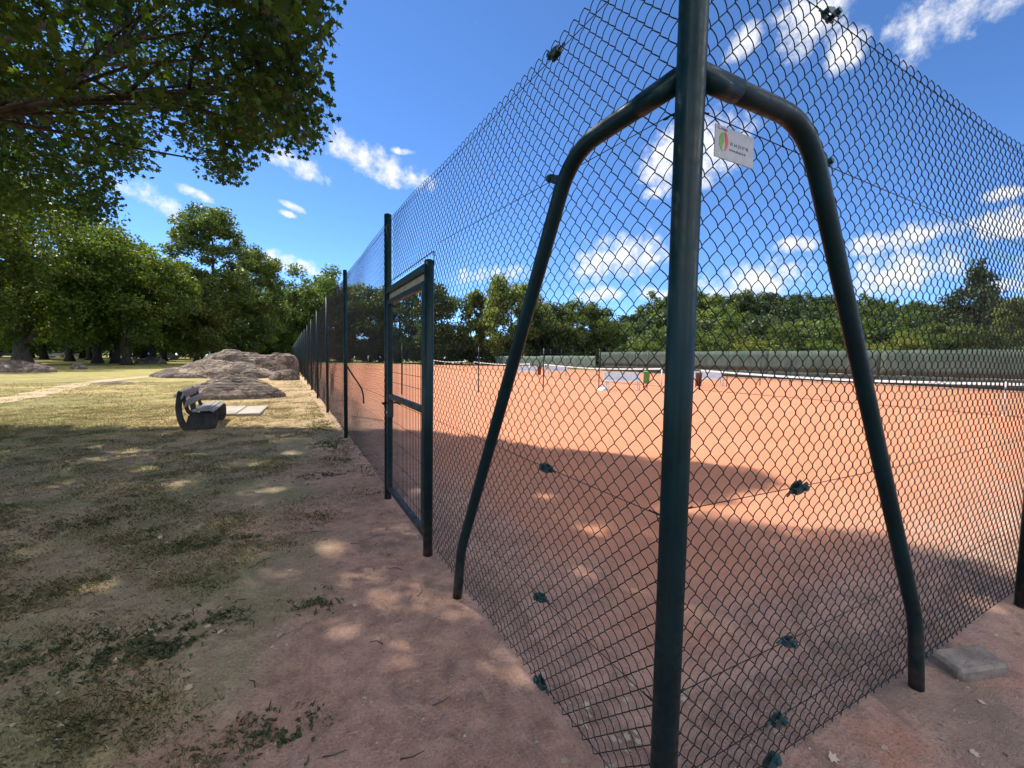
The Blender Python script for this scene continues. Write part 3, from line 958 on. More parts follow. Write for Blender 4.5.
SEEN = 305
CROWN_POINTS = (
'-135,292,149 -71,319,249 -94,300,164 -44,288,233 -48,141,98 -105,295,213 -33,257,147 -71,153,94 -115,336,235 -95,326,205 -97,338,227 -111,286,126 -134,313,217 -97,300,196 -102,210,101 -77,322,218 -61,274,141 -128,275,140 -69,295,209 -142,356,224 -78,345,263 -77,184,95 -105,261,96 -87,279,152 -112,307,188 -70,308,224 -67,134,102 -81,318,219 -159,336,195 -104,347,224 -35,207,123 -49,214,123 -115,268,147 -135,356,230 -86,272,143 -76,290,169 -83,312,218 -86,258,123 -60,269,147 -149,335,185 -124,350,219 -117,271,139 -42,100,108 -152,319,148 -122,347,245 -111,284,161 -122,285,133 -92,310,190 -85,314,216 -107,221,92 -104,316,230 -44,292,202 -65,320,230 -48,134,105 -112,251,113 -120,315,209 -110,279,157 -133,300,138 -109,293,141 -33,138,99 -73,133,97 -106,289,167 -118,270,141 -79,232,113 -135,325,227 -64,294,190 -44,194,118 -68,297,216 -144,313,168 -79,297,197 -87,320,197 -34,144,92 -122,287,161 -138,330,194 -58,158,99 -145,302,200 -152,344,203 -123,330,191 -78,196,92 -127,301,161 -105,281,148 -141,279,106 -103,234,100 -116,308,157 -109,252,106 -107,255,109 -59,291,212 -11,196,127 -105,280,117 -128,255,129 -30,123,115 -93,208,96 -27,273,226 -63,317,250 -142,294,204 -92,200,99 -19,186,123 -13,121,105 -72,114,94 -108,292,136 -116,227,117 -132,277,148 -115,223,100 -108,331,222 -34,122,103 -115,288,146 -153,317,158 -132,271,102 -54,297,214 -118,322,202 -65,157,93 -130,317,204 -105,220,101 -147,333,194 -124,244,94 -20,118,111 -133,268,106 -99,300,195 -32,279,227 -145,294,128 -104,237,95 -58,290,233 -74,296,211 -126,308,198 -65,126,108 -143,294,197 -24,156,119 -99,304,174 -108,291,136 -96,174,96 -104,319,189 -72,178,105 -129,262,105 -34,167,99 -109,303,203 -18,135,104 -91,236,95 -102,336,233 -13,132,103 -109,216,99 -51,299,240 -85,196,98 -84,341,246 -64,153,102 -158,330,163 -43,245,122 -56,304,230 -9,224,137 -155,350,218 -123,249,96 -138,324,224 -27,129,115 -50,121,111 -152,351,210 -58,313,227 -99,299,206 -145,311,212 -82,313,199 -94,294,165 -105,291,163 -125,299,134 -41,121,119 -14,167,124 -90,282,140 -140,324,221 -84,267,137 -128,328,230 -153,317,143 -23,157,119 -109,332,228 -89,302,169 -31,127,112 -93,201,107 -143,315,205 -47,156,111 -124,294,172 -160,342,183 -12,116,124 -67,128,112 -48,100,102 -97,272,127 -92,243,94 -93,274,131 -71,143,101 -106,330,206 -45,292,208 -59,280,160 -127,312,190 -92,324,232 -82,163,104 -73,206,104 -66,111,97 -104,334,216 -115,332,196 -47,303,231 -79,298,172 -154,329,221 -18,70,96 -97,243,93 -141,296,184 -25,142,120 -86,225,103 -101,299,222 -40,285,225 -31,149,114 -78,230,125 -100,301,225 -121,256,117 -146,340,197 -15,105,102 -29,129,97 -91,180,112 -23,151,120 -76,126,97 -150,326,220 -57,322,252 -99,179,108 -64,295,201 -72,138,102 -153,325,186 -91,299,227 -22,148,122 -135,284,130 -78,295,225 -23,134,122 -45,109,93 -167,357,232 -84,328,245 -98,312,184 -92,322,243 -24,160,118 -72,296,192 -26,110,94 -126,245,101 -77,290,166 -59,296,197 -150,305,136 -125,274,94 -74,306,194 -17,118,104 -56,291,182 -150,312,193 -47,311,252 -13,116,106 -125,271,100 -160,337,223 -155,334,209 -158,339,225 -20,113,94 -158,358,238 -30,272,230 -18,136,103 -44,156,109 -17,75,96 -149,312,169 -52,290,207 -100,251,94 -30,193,122 -113,261,102 -111,265,104 -37,134,96 -22,110,115 -158,333,185 -28,177,113 -117,251,92 -115,332,239 -59,116,112 -39,169,114 -33,156,104 -45,257,127 -27,273,234 -30,140,107 -15,122,121 -22,100,107 -21,98,112 -68,284,151 -28,153,119 -14,96,102 -43,156,114 -131,258,93 -17,110,108 -141,280,103 -18,119,111 -140,283,103 -121,271,100 -13,134,103 -35,283,233 -17,77,102 -27,94,106 -18,117,121 -14,121,121 -21,111,119 -12,113,121 -44,245,121 -87,223,93 -40,212,114 -26,154,105 -17,141,118 -68,284,150 -97,260,103 -15,163,111 -46,219,114 -30,252,144 -38,163,95 -17,132,125 -120,166,107 -31,98,283 -75,219,314 -226,311,158 -82,155,322 -224,204,209 -75,34,108 -198,317,243 -131,110,277 -195,109,264 -119,213,280 -186,91,116 9,50,182 -149,223,282 -180,284,107 -195,310,154 -39,137,324 -140,277,277 -130,28,163 -201,223,247 -165,75,106 -229,13'
'6,237 -214,278,176 -162,116,261 6,39,190 -174,277,207 -211,256,233 -23,35,152 -134,26,147 -101,7,121 -186,96,158 -94,164,310 -166,137,284 -82,316,270 -96,157,306 -50,16,122 -162,22,171 -230,318,194 -73,33,155 -25,14,167 -178,347,229 -175,242,257 -117,243,291 -191,135,272 -60,201,305 -218,266,246 -230,291,173 -175,86,243 -8,62,239 -95,38,146 -105,267,304 -166,284,128 -60,225,318 -204,270,247 -78,209,292 -218,228,144 -123,198,283 -201,231,267 -165,66,150 -236,258,238 -83,72,128 -196,86,208 -109,279,239 -191,159,111 -150,52,138 -165,280,101 -215,252,167 -86,91,127 -176,293,202 -216,255,154 -128,66,105 -176,286,140 -47,295,285 -210,224,266 -84,291,290 -111,106,293 -203,115,271 -182,239,294 -44,47,134 -64,63,93 -156,244,305 -185,71,186 -175,174,311 -61,302,270 -201,323,228 -152,271,292 -21,91,131 -193,237,143 -39,160,288 -202,306,262 -258,207,272 -137,-5,144 -169,273,125 -182,218,302 -199,258,197 -35,150,289 -178,135,138 -7,35,158 2,64,165 -195,345,217 -184,308,138 -87,292,268 -133,272,261 -183,181,268 -26,212,282 -231,228,233 -184,318,184 10,11,137 -119,230,283 -165,253,266 -185,313,155 -168,33,153 -164,261,253 -176,288,226 -198,256,134 -166,220,257 -56,195,322 -218,196,211 -152,180,301 13,63,180 -177,118,253 -26,29,163 -211,219,295 -156,241,96 1,228,247 -238,31,196 -165,14,131 -75,172,297 -156,248,272 -72,104,103 -49,188,283 -154,270,103 -147,300,251 -66,176,309 -185,86,149 -106,161,94 -189,325,241 -135,80,102 -52,28,175 -209,115,166 -194,171,252 -161,270,102 -157,76,145 -85,24,116 -100,94,114 -223,194,188 -77,76,268 -84,71,105 -168,166,100 -9,4,159 -95,93,112 -227,166,294 -34,25,133 -200,182,266 -213,126,226 -98,132,312 -117,83,125 -144,273,117 -229,252,269 -73,84,103 -210,184,231 -93,282,250 -85,222,311 -60,183,303 -80,77,261 -11,21,175 -208,126,232 -179,232,117 -206,347,202 -87,61,92 -179,243,302 -148,217,264 -114,105,282 -151,275,103 -135,74,263 -144,238,93 -211,330,192 -209,321,245 -135,282,277 -158,163,116 -97,295,241 -130,262,277 -82,107,104 -195,182,250 -66,314,274 -171,279,229 -207,189,265 -183,179,299 -82,248,315 -164,25,129 -195,262,204 4,54,154 -182,284,176 -195,221,155 -157,43,154 -46,312,276 -162,178,122 -161,273,108 -190,280,167 -16,43,185 -235,160,278 -96,290,295 -76,289,251 -149,36,138 -243,312,226 -138,147,98 -65,286,239 -229,253,270 -29,43,102 -157,180,276 -209,250,230 -52,69,122 -218,284,183 -125,75,129 -246,267,244 -78,190,279 -89,209,299 -71,139,320 -67,216,302 -168,332,188 -160,127,303 -194,60,170 -126,311,255 -100,273,274 -234,281,219 -210,229,261 -170,125,291 -48,193,313 -222,119,282 -124,91,115 -234,169,267 -205,82,120 -197,253,208 -179,234,131 -160,236,141 -224,201,244 4,53,172 -158,296,138 -107,160,96 -104,33,130 25,48,151 -171,228,280 -182,249,245 -131,14,129 -42,108,123 -162,41,139 -133,293,242 -86,314,274 -38,221,312 -83,69,126 -244,170,245 -116,211,116 -17,55,134 -177,76,141 -216,122,244 -148,249,140 -163,283,111 -115,36,124 -190,337,249 -141,265,263 -206,146,112 -91,9,167 -135,260,118 -178,347,236 -153,106,95 -170,287,247 -203,117,101 -54,58,131 -187,240,148 -176,35,146 -60,61,117 -181,91,136 -76,294,285 -166,90,118 -125,189,285 -115,313,244 -200,237,294 -144,208,122 -118,11,111 -195,235,247 -141,302,248 -154,220,263 -127,251,305 -135,244,289 -163,143,299 -165,296,197 -144,273,142 -24,175,279 -230,180,218 -157,286,211 -118,272,287 -32,31,150 -223,174,173 -149,227,304 -52,56,126 -111,238,302 -20,29,107 -84,31,105 -223,87,154 -30,42,119 -57,228,286 -179,59,128 -190,327,208 -86,209,294 -229,233,195 -124,39,105 -88,289,224 -34,25,183 -139,153,119 -184,147,135 -39,40,129 -190,271,111 -31,285,276 -156,201,265 -166,113,293 -208,134,243 -122,271,293 -69,156,296 -200,93,184 -222,267,257 -161,294,290 -127,163,109 -159,282,200 -185,260,272 11,17,134 -132,231,292 -186,245,142 -191,61,161 -81,165,295 -225,159,271 -131,67,108 -162,296,258 -169,105,132 -49,276,258 -174,67,211 -192,258,182 -112,274,281 0,52,152 -177,201,259 -30,160,274 -185,274,249 -90,167,287 -99,66,253 -161,53,186 -153,277,135 -145,291,181 -192'
',216,245 -176,244,149 -116,276,303 -113,157,306 2,32,106 -172,289,202 -129,266,289 -69,329,258 -170,105,109 -174,66,158 -73,28,160 -49,94,127 -169,65,209 -87,126,112 -172,263,147 -182,314,250 -114,25,115 -58,253,308 -169,321,187 -101,300,244 -183,137,273 -15,42,147 -219,169,269 -207,175,286 -34,31,103 -95,39,132 -122,229,120 -107,282,265 -7,26,145 -139,104,108 -187,301,246 -223,161,186 -117,286,235 -74,27,113 -182,157,274 -160,54,136 -71,288,282 -130,261,252 -160,330,222 -183,78,195 -108,238,312 -95,283,243 -204,106,144 -197,277,272 -160,213,293 -61,264,283 -193,10,159 -128,118,320 -135,176,92 -194,33,204 -187,269,192 -202,111,246 -211,156,261 -184,42,135 -170,228,139 -175,278,197 -81,248,270 -124,39,148 -203,258,246 -184,73,191 -101,244,269 -93,152,316 -48,39,102 -173,41,130 -132,114,105 -220,211,243 -142,139,123 -205,212,229 -36,162,298 -27,14,109 -56,148,281 -205,183,300 -188,161,300 -151,291,234 -142,285,162 19,35,139 -111,27,109 -123,37,115 24,43,146 -137,172,321 -152,213,272 -195,230,231 -227,190,279 -181,255,297 -199,196,241 -117,58,130 -212,175,269 -181,261,245 -172,267,269 -216,145,249 -137,96,282 -168,125,279 -207,324,242 -126,249,300 -201,103,266 -53,223,292 -82,155,327 -57,47,143 -139,96,108 -59,27,116 -70,251,276 -181,64,129 -69,267,288 -203,117,299 -83,203,314 -161,41,163 -160,275,167 -153,282,160 -206,196,121 -115,152,315 -213,295,163 -138,125,124 -60,154,323 -207,268,237 -70,304,288 -105,44,144 -122,269,256 -29,265,284 -222,27,190 -111,140,285 -43,57,109 -112,126,276 -49,282,233 -121,203,96 -162,287,222 -200,219,283 -147,330,272 -51,53,100 -68,184,326 -69,140,297 -146,49,108 -111,162,284 -185,307,138 -123,175,101 -36,136,297 -91,25,116 -169,252,259 -169,125,130 -201,306,269 -245,124,225 -196,292,173 -132,214,284 -13,259,266 -192,294,252 -118,321,260 -104,121,106 -66,296,268 -100,201,292 -82,34,153 -119,292,292 -66,307,267 -32,82,106 -168,89,277 -204,280,112 -36,49,95 -113,146,107 -111,106,122 -159,242,310 -88,87,110 -175,104,143 -218,208,141 -178,89,156 -95,143,285 -209,178,285 -158,264,279 -73,27,125 -193,246,240 -65,163,278 -112,60,243 -87,216,282 -75,144,280 -215,131,285 -93,139,283 -101,289,282 -23,57,101 -174,273,241 -73,341,264 -69,250,306 -67,170,322 -207,267,285 -18,179,279 -184,79,209 -154,32,125 -69,85,108 -169,277,234 -160,31,112 -180,340,223 -115,210,286 -220,141,169 -150,291,281 -83,311,288 -63,150,298 -125,233,304 -65,219,294 -57,280,238 -173,155,123 -207,228,267 -140,205,320 -117,105,95 -183,264,245 -143,84,110 -173,78,120 -139,99,125 -101,126,105 -219,193,285 -195,159,279 -14,56,154 -155,132,269 -227,212,291 -93,47,107 -139,170,273 -166,311,127 -37,205,270 -164,210,284 -238,151,271 -160,150,291 -182,53,156 -79,36,102 -196,220,257 -15,258,265 -22,259,278 -110,221,276 -150,304,204 -127,171,309 -140,52,149 -194,105,243 -181,103,276 -98,4,154 -154,287,211 -203,132,264 -122,338,255 -133,84,122 -59,234,266 -111,344,252 -76,108,97 -153,158,315 -65,19,123 -36,279,263 -64,29,113 -197,242,178 -141,158,270 -58,86,111 -131,195,111 -137,173,298 -179,215,307 -163,19,121 -94,178,303 -27,30,151 -59,35,152 -72,35,101 -124,272,271 -127,107,125 -116,113,272 -72,96,124 -147,257,301 -153,43,171 -83,305,289 -143,40,155 -130,290,242 -191,263,206 -86,240,296 -83,334,274 -164,292,282 -137,237,117 -33,35,120 -33,282,299 -93,92,268 -92,44,108 -141,149,121 -131,165,111 -73,123,277 -77,238,284 -25,86,135 -58,170,309 -197,88,191 -111,141,288 -39,168,320 -221,152,294 -52,88,103 -124,257,307 -34,281,265 -39,28,121 -23,21,141 -162,223,286 -202,99,243 -119,188,299 -180,305,270 -36,271,238 -196,243,296 -118,108,116 -203,175,291 -119,209,117 -203,69,198 -93,157,285 -37,27,131 -145,206,125 -181,202,258 -130,99,130 -215,156,247 -127,77,130 -86,63,118 -199,286,222 -76,187,306 -100,297,279 -124,312,260 -201,120,248 -170,64,144 -22,174,277 -155,212,312 -172,185,265 -128,307,241 -79,224,281 -17,7,121 -215,116,249 -165,183,93 -141,266,288 -93,159,312 -217,185,295 -195,137,276 -200,234,288 -146,202,279 -209,327,216 -206,179,281 -186,220,2'
'91 -92,275,250 -74,274,257 -67,67,108 -71,303,259 -193,253,233 -126,268,248 -50,294,276 -4,43,170 -200,275,223 -231,123,186 -197,281,241 -157,245,283 -181,66,184 -146,228,118 -94,274,258 -88,130,285 -11,253,280 -84,295,238 -129,53,110 -150,51,157 -134,282,250 -150,22,119 -116,80,135 -235,125,245 -202,220,239 -61,260,306 -113,231,295 -206,214,263 -185,246,236 -78,69,130 -167,212,274 -24,71,112 -173,145,102 -183,296,192 -118,90,130 -152,150,316 -121,99,117 -119,204,96 -209,181,246 -259,138,273 -73,273,249 -42,33,107 -105,129,294 -144,307,215 -102,309,277 -66,198,314 -146,102,130 -190,202,288 -207,185,270 -168,176,272 -206,232,254 -93,292,292 -3,244,244 -199,242,279 -168,89,115 -157,150,307 -68,42,94 -199,237,284 -169,209,310 -56,250,302 -108,279,247 -61,268,283 -191,226,236 -215,151,271 -184,44,134 -180,166,126 -110,249,279 3,39,165 -206,285,213 -108,319,244 -170,100,250 -167,156,277 -223,150,283 -126,46,106 -123,127,277 -28,23,123 -167,344,190 -164,251,298 -46,172,276 -168,257,124 -213,309,137 -224,219,253 -41,193,321 -127,172,303 -185,220,259 -82,162,308 -141,289,247 -166,38,134 -151,232,296 -118,248,264 -101,72,131 -52,58,140 18,52,163 -168,270,134 -118,144,290 -185,239,233 -56,60,116 -61,90,103 -114,196,291 -96,114,97 -196,243,284 -57,281,238 -35,72,128 -141,144,289 -25,193,290 -166,61,182 -190,71,194 -50,137,286 -180,267,260 -97,49,105 -184,305,182 -201,127,257 -130,263,272 -154,196,283 -47,42,136 -206,94,225 -203,92,239 -159,265,265 -138,264,279 -128,167,290 -32,88,120 -24,79,103 -91,256,266 -94,188,296 -109,266,295 -44,256,255 -76,307,251 -172,251,264 -114,124,272 -26,192,275 -63,155,322 -217,111,266 -133,152,101 -219,212,292 -223,116,283 -75,284,267 -228,249,268 -148,273,247 -100,215,305 -111,114,99 -140,206,318 -118,20,125 -83,121,114 -128,249,294 -175,137,119 -103,53,149 -181,333,236 -1,40,167 -41,258,288 -94,127,293 -26,156,271 -107,34,129 -195,127,268 -34,183,322 -171,89,237 -62,179,297 -108,312,253 -71,233,313 -45,263,256 -132,245,286 -182,55,174 -95,146,308 -43,260,279 1,53,140 -204,97,207 -146,308,243 -197,100,237 -119,39,101 -29,181,300 -115,32,143 11,50,175 -19,240,268 -94,88,97 -101,152,106 -220,117,262 -105,32,144 -160,149,290 -178,286,283 -115,264,252 -147,139,285 -109,257,305 -141,164,322 -179,136,263 -115,22,129 -128,46,132 -194,140,297 -97,151,284 -109,44,122 -58,53,117 -60,224,272 -150,283,229 -132,258,297 -133,279,261 -80,249,270 -156,163,280 -132,306,264 -72,219,298 -161,141,102 -176,115,266 -62,296,288 -181,257,283 -83,205,304 -91,204,314 -61,226,285 -167,313,153 -207,153,297 -85,235,281 -125,62,126 -118,195,292 -141,171,98 -168,66,120 -42,273,300 -180,131,251 -151,169,298 -44,159,302 -24,79,135 -193,107,227 -77,173,296 -103,44,139 -26,86,120 -175,70,185 -61,250,266 -25,142,295 -68,208,299 -180,108,242 -61,278,302 -188,47,151 -63,223,274 -141,211,286 -146,23,128 -89,237,313 -126,244,284 -89,263,269 -168,107,131 -16,177,273 -58,276,275 -125,42,127 -72,213,320 0,231,247 -155,63,145 -123,36,120 -167,69,166 -78,156,304 -46,224,311 -97,265,249 -189,133,280 -84,90,101 -112,243,285 -221,253,264 -98,254,266 -59,264,304 -199,254,239 -140,267,306 -140,150,294 -100,155,108 11,38,137 -105,254,260 -179,163,310 -50,294,281 -103,174,305 7,44,153 -112,231,309 -133,121,113 -65,101,110 -129,206,117 -116,195,110 10,62,154 -113,330,272 -131,180,278 -107,189,113 -62,234,314 -65,175,283 -173,107,305 -61,213,304 -130,339,264 -167,277,225 -114,316,242 -39,150,280 -100,204,302 -57,200,296 -44,276,254 -216,253,262 -56,194,296 -158,46,142 -208,139,277 -78,277,298 -69,238,304 -84,229,281 -209,146,297 -88,243,290 -151,297,273 -164,68,160 -116,283,232 -185,148,268 -112,280,253 -164,309,248 -34,151,312 -99,43,108 -72,172,284 -90,274,255 -33,87,113 -99,85,101 -139,267,271 -67,290,247 -249,134,244 -140,182,314 -197,152,308 -25,250,263 -149,76,152 -114,66,133 -47,207,310 -164,131,265 -202,179,268 -38,77,121 -79,108,121 -65,76,114 -191,62,182 -133,44,154 -26,269,250 -166,146,267 -99,313,269 -48,87,107 -167,292,284 -101,287,261 -48,264,2'
'87 -168,209,273 -115,276,247 -156,143,303 -124,327,280 -161,33,117 -57,268,280 -22,119,267 -57,306,254 18,65,165 -175,239,264 -188,68,173 -112,212,322 -88,272,278 -38,59,129 -49,231,284 -209,117,270 -150,277,271 -96,214,304 -111,176,276 -63,159,295 -59,236,307 -14,143,269 -171,149,267 -193,171,290 -100,305,273 -73,202,277 -59,324,280 -158,277,286 -29,242,275 -122,26,104 -205,69,194 -82,323,272 -88,129,101 -45,201,282 -113,173,100 -41,137,290 -104,211,282 -164,65,96 -128,140,116 -53,187,301 -57,168,325 -159,268,274 -64,271,284 -116,284,250 -53,193,305 -31,168,289 -191,174,264 -94,261,307 -206,148,279 -37,79,123 -37,205,314 -145,251,294 -183,319,201 -157,133,281 -147,273,297 -135,66,148 -30,65,140 -62,162,286 -90,231,320 -90,161,283 -49,193,281 -110,53,110 -184,68,206 -106,321,258 -98,287,299 -158,173,282 -71,196,291 -63,160,302 -156,273,236 -14,36,119 -74,304,241 -176,66,144 -79,21,140 -56,253,274 -201,94,218 -57,218,276 -163,132,299 -189,318,211 -164,122,269 -172,60,185 -66,164,296 -107,327,261 -57,233,320 -76,240,306 -38,165,275 -123,45,139 -156,268,138 -23,254,261 -82,70,107 -153,262,118 -117,311,233 -181,48,139 -17,241,260 -90,304,265 -196,66,186 -79,281,282 -169,320,202 -140,41,152 -49,161,277 -69,310,263 -165,299,270 -192,248,284 -46,260,282 -192,169,248 -97,172,295 -149,72,107 -21,262,257 -55,272,251 -43,266,250 -148,138,302 -50,212,271 -182,100,297 -169,225,251 -95,327,268 -46,195,304 -44,229,275 -188,265,250 -62,282,238 -123,322,258 -18,246,277 -63,194,279 -79,290,295 -86,10,126 -57,304,264 -63,296,250 -71,200,287 -175,249,238 -29,237,265 -52,253,281 -95,30,139 -67,236,264 -28,259,254 -6,245,252 -39,184,303 -64,255,294 -63,283,278 -143,50,101 -72,265,261 -73,185,312 -72,188,293 -38,62,133 -181,59,131 -18,268,267 -191,106,304 -7,240,246 17,74,168 -67,281,244 -81,270,303 -50,248,305 -44,294,263 -98,297,253 -87,65,112 -42,252,275 -53,262,272 -85,131,100 -139,328,258 -51,246,275 -122,35,126 -74,303,280 -46,283,287 -40,267,288 -174,60,197 -137,57,149 -47,280,256 -56,287,249 -63,229,307 -78,244,278 -79,256,280 -30,39,106 -61,280,277 -37,213,301 -154,187,123 -58,269,263 -52,247,309 -35,167,296 -41,281,243 -52,320,276 -183,78,150 -204,103,244 -42,237,264 27,31,120 -123,44,133 -129,47,135 -114,6,117 -66,272,300 -1,232,252 -126,23,122 24,52,146 -154,14,128 -133,332,252 -227,133,286 -252,139,258 -93,318,279 -52,211,304 -132,341,264 -40,169,290 -123,23,133 -78,276,306 -80,273,270 -30,284,285 -26,181,288 -98,247,310 -39,204,270 -133,242,270 -151,67,146 -94,232,294 -54,248,258 -53,323,273 -30,241,263 -204,108,242 -179,147,305 -63,253,296 -78,262,252 -176,48,161 -47,232,318 -200,56,189 -201,104,237 -15,154,272 -89,236,301 -37,265,280 -38,301,290 -78,222,298 8,69,154 -35,261,279 -26,262,254 -46,303,251 -63,310,257 -182,72,181 -14,236,255 -80,172,292 -31,247,257 -35,288,261 -49,187,289 -36,267,304 -211,92,217 -32,264,294 -81,301,272 -41,260,256 -232,137,286 -87,161,283 -105,14,104 -39,175,301 -35,199,282 -137,37,108 -34,251,274 -49,187,276 -23,179,273 -174,336,163 -69,201,280 -102,260,313 -155,63,93 -43,301,275 -35,243,271 -37,229,309 -78,213,297 -229,127,266 -233,68,256 -74,288,235 -47,184,298 -194,57,162 -56,228,290 -18,183,268 -65,303,242 -89,26,118 -45,181,289 -146,53,169 -50,218,302 -75,235,319 -63,288,236 -158,66,123 -26,238,271 -31,253,280 -184,336,163 -13,263,287 -225,114,262 -50,236,299 -33,284,242 -149,30,128 -207,95,247 -198,52,181 -122,30,152 0,240,244 -134,55,147 2,237,243 -131,336,259 -106,41,131 -61,228,299 -34,210,297 -29,217,287 -133,26,119 -43,293,267 -29,182,283 -44,225,273 -146,60,151 -25,197,273 -173,75,140 -18,184,277 -102,33,112 -109,26,115 -194,64,193 -69,239,311 -209,90,207 -66,220,312 -29,208,303 -99,35,95 -61,6,114 -188,49,160 -173,35,144 -25,278,269 -203,96,215 -173,69,173 -133,31,155 -159,60,92 -111,38,133 -133,44,130 -78,25,148 -157,54,125 -164,60,184 -156,50,129 -190,325,149 -166,68,118 -21,260,252 0,246,253 -142,52,100 -35,213,299 -134,43,163 -146,38,140 -216,102,228 -57,330,268 -150,61,127 -37,278,236 -'
'203,96,203 -29,207,269 -62,245,311 -28,195,271 -142,43,162 -49,6,108 -12,259,287 -53,235,284 -95,33,106 -118,3,117 -100,37,129 -179,21,136 -110,39,114 -201,88,193 -145,31,130 -196,90,227 -174,327,151 -26,236,267 -162,53,146 -24,278,279 -18,265,298 -129,45,147 -12,239,254 -189,54,163 -24,267,258 -123,29,105 -175,76,144 -129,26,111 -132,40,121 -17,264,255 -156,43,171 -33,220,293 -199,75,202 -173,66,178 -1,237,256 -142,61,139 -191,77,186 -132,57,142 -197,79,215 -81,19,125 -25,254,277 -159,34,137 -183,19,139 -150,61,143 -185,44,172 -120,31,155 -210,69,211 -170,23,120 -187,69,152 -150,39,156 -173,68,117 -121,12,127 -217,100,232 -124,36,107 -162,66,120 -176,38,160 -134,45,166 -5,254,280 -129,15,118 -80,24,105 -161,21,124 -108,29,140 -171,74,101 -135,50,140 -29,206,276 -171,63,188 -89,31,128 -178,44,171 -171,72,154 -127,36,108 -97,35,133 -166,54,116 -139,29,142 -215,102,237 -208,98,242 -212,99,232 -171,53,141 -157,14,119 -191,89,155 -154,55,146 -123,34,131 -120,50,140 -151,40,100 -32,214,280 -128,33,151 -123,43,127 -18,265,260 -161,39,135 -72,16,105 -97,2,115 -191,68,201 -144,34,129 -171,60,144 -36,5,119 -155,48,175 -130,50,127 -177,69,139 -99,17,103 -178,71,142 -178,69,200 -178,22,121 -104,41,149 -113,46,120 -181,60,162 -102,25,122 -172,64,133 -106,31,114 -154,54,97 -33,291,281 -9,256,268 -14,256,241 -175,63,170 -61,331,266 -1,238,258 -168,68,158 -97,24,103 -176,78,142 -129,45,156 -128,28,141 -163,38,135 -152,29,152 -145,30,113 -173,69,176 -127,30,129 -195,70,175 -14,260,251 -118,44,101 -91,28,152 -147,38,159 -159,53,146 -190,356,191 -77,23,137 -134,33,110 -102,12,116 -191,39,156 -202,93,223 -184,49,145 -175,37,141 -160,45,161 -132,39,132 -44,302,256 -178,54,135 -189,84,180 -118,49,124 -200,93,209 -127,27,120 -181,16,135 -156,55,128 -5,250,258 -112,36,93 -48,317,275 -178,329,152 -12,272,293 -134,50,162 -63,331,262 -188,82,180 -17,267,292 -171,297,108 -93,35,155 -159,28,127 -151,43,142')


# ------------------------------------------------------------------ trees
def leaf_cloud(cent, rad, counts, size, rng, outline, up=.5, squash=.75, shell=.5, holes=None):
    """leaves scattered through many small clumps; every leaf a separate little face"""
    tot = int(sum(counts))
    idx = np.repeat(np.arange(len(cent)), counts)
    d = rng.normal(size=(tot, 3)); d /= np.linalg.norm(d, axis=1, keepdims=True)
    r = rng.uniform(0, 1, tot) ** shell
    P = cent[idx] + d * (r * rad[idx])[:, None] * np.array([1, 1, squash])
    if holes is not None:
        for o, dv, rr in holes:
            w = P - o; along = w @ dv
            dist = np.linalg.norm(w - along[:, None] * dv, axis=1)
            keep = dist > rr
            P, d = P[keep], d[keep]
        tot = len(P)
    N = d * .6 + rng.normal(size=(tot, 3)) * .7 + np.array([0, 0, up]); N /= np.linalg.norm(N, axis=1, keepdims=True)
    A = rng.normal(size=(tot, 3)); A[:, 2] -= .4
    U = A - (A * N).sum(1, keepdims=True) * N; U /= np.linalg.norm(U, axis=1, keepdims=True)
    W = np.cross(N, U)
    s = size * rng.uniform(.65, 1.25, tot)
    O = np.array(outline)
    V = P[:, None, :] + s[:, None, None] * (O[None, :, 0, None] * W[:, None, :] + O[None, :, 1, None] * U[:, None, :] + O[None, :, 2, None] * N[:, None, :])
    k = len(O)
    F = np.arange(tot * k).reshape(tot, k)
    return V.reshape(-1, 3), F


KITE = [(0, 0, 0), (.36, .45, .08), (0, 1, -.05), (-.36, .45, .08)]
LOBED = [(0, 0, 0), (.24, .10, .03), (.52, .22, .08), (.27, .40, .03), (.46, .74, .06), (.16, .68, .0), (0, 1.05, -.10),
         (-.16, .68, .0), (-.46, .74, .06), (-.27, .40, .03), (-.52, .22, .08), (-.24, .10, .03)]


def limb(mb, a, b, r0, r1, rng, n=6, sag=.12, sides=8):
    a, b = Vector(a), Vector(b)
    L = (b - a).length
    j = Vector(rng.normal(size=3)) * L * .06
    pts = []; rs = []
    for i in range(n + 1):
        t = i / n
        p = a.lerp(b, t) + j * math.sin(PI * t) + Vector((0, 0, L * sag * math.sin(PI * t)))
        pts.append(p); rs.append(r0 + (r1 - r0) * t ** .8)
    mb.tube(pts, rs, sides, cap=False)
    return pts


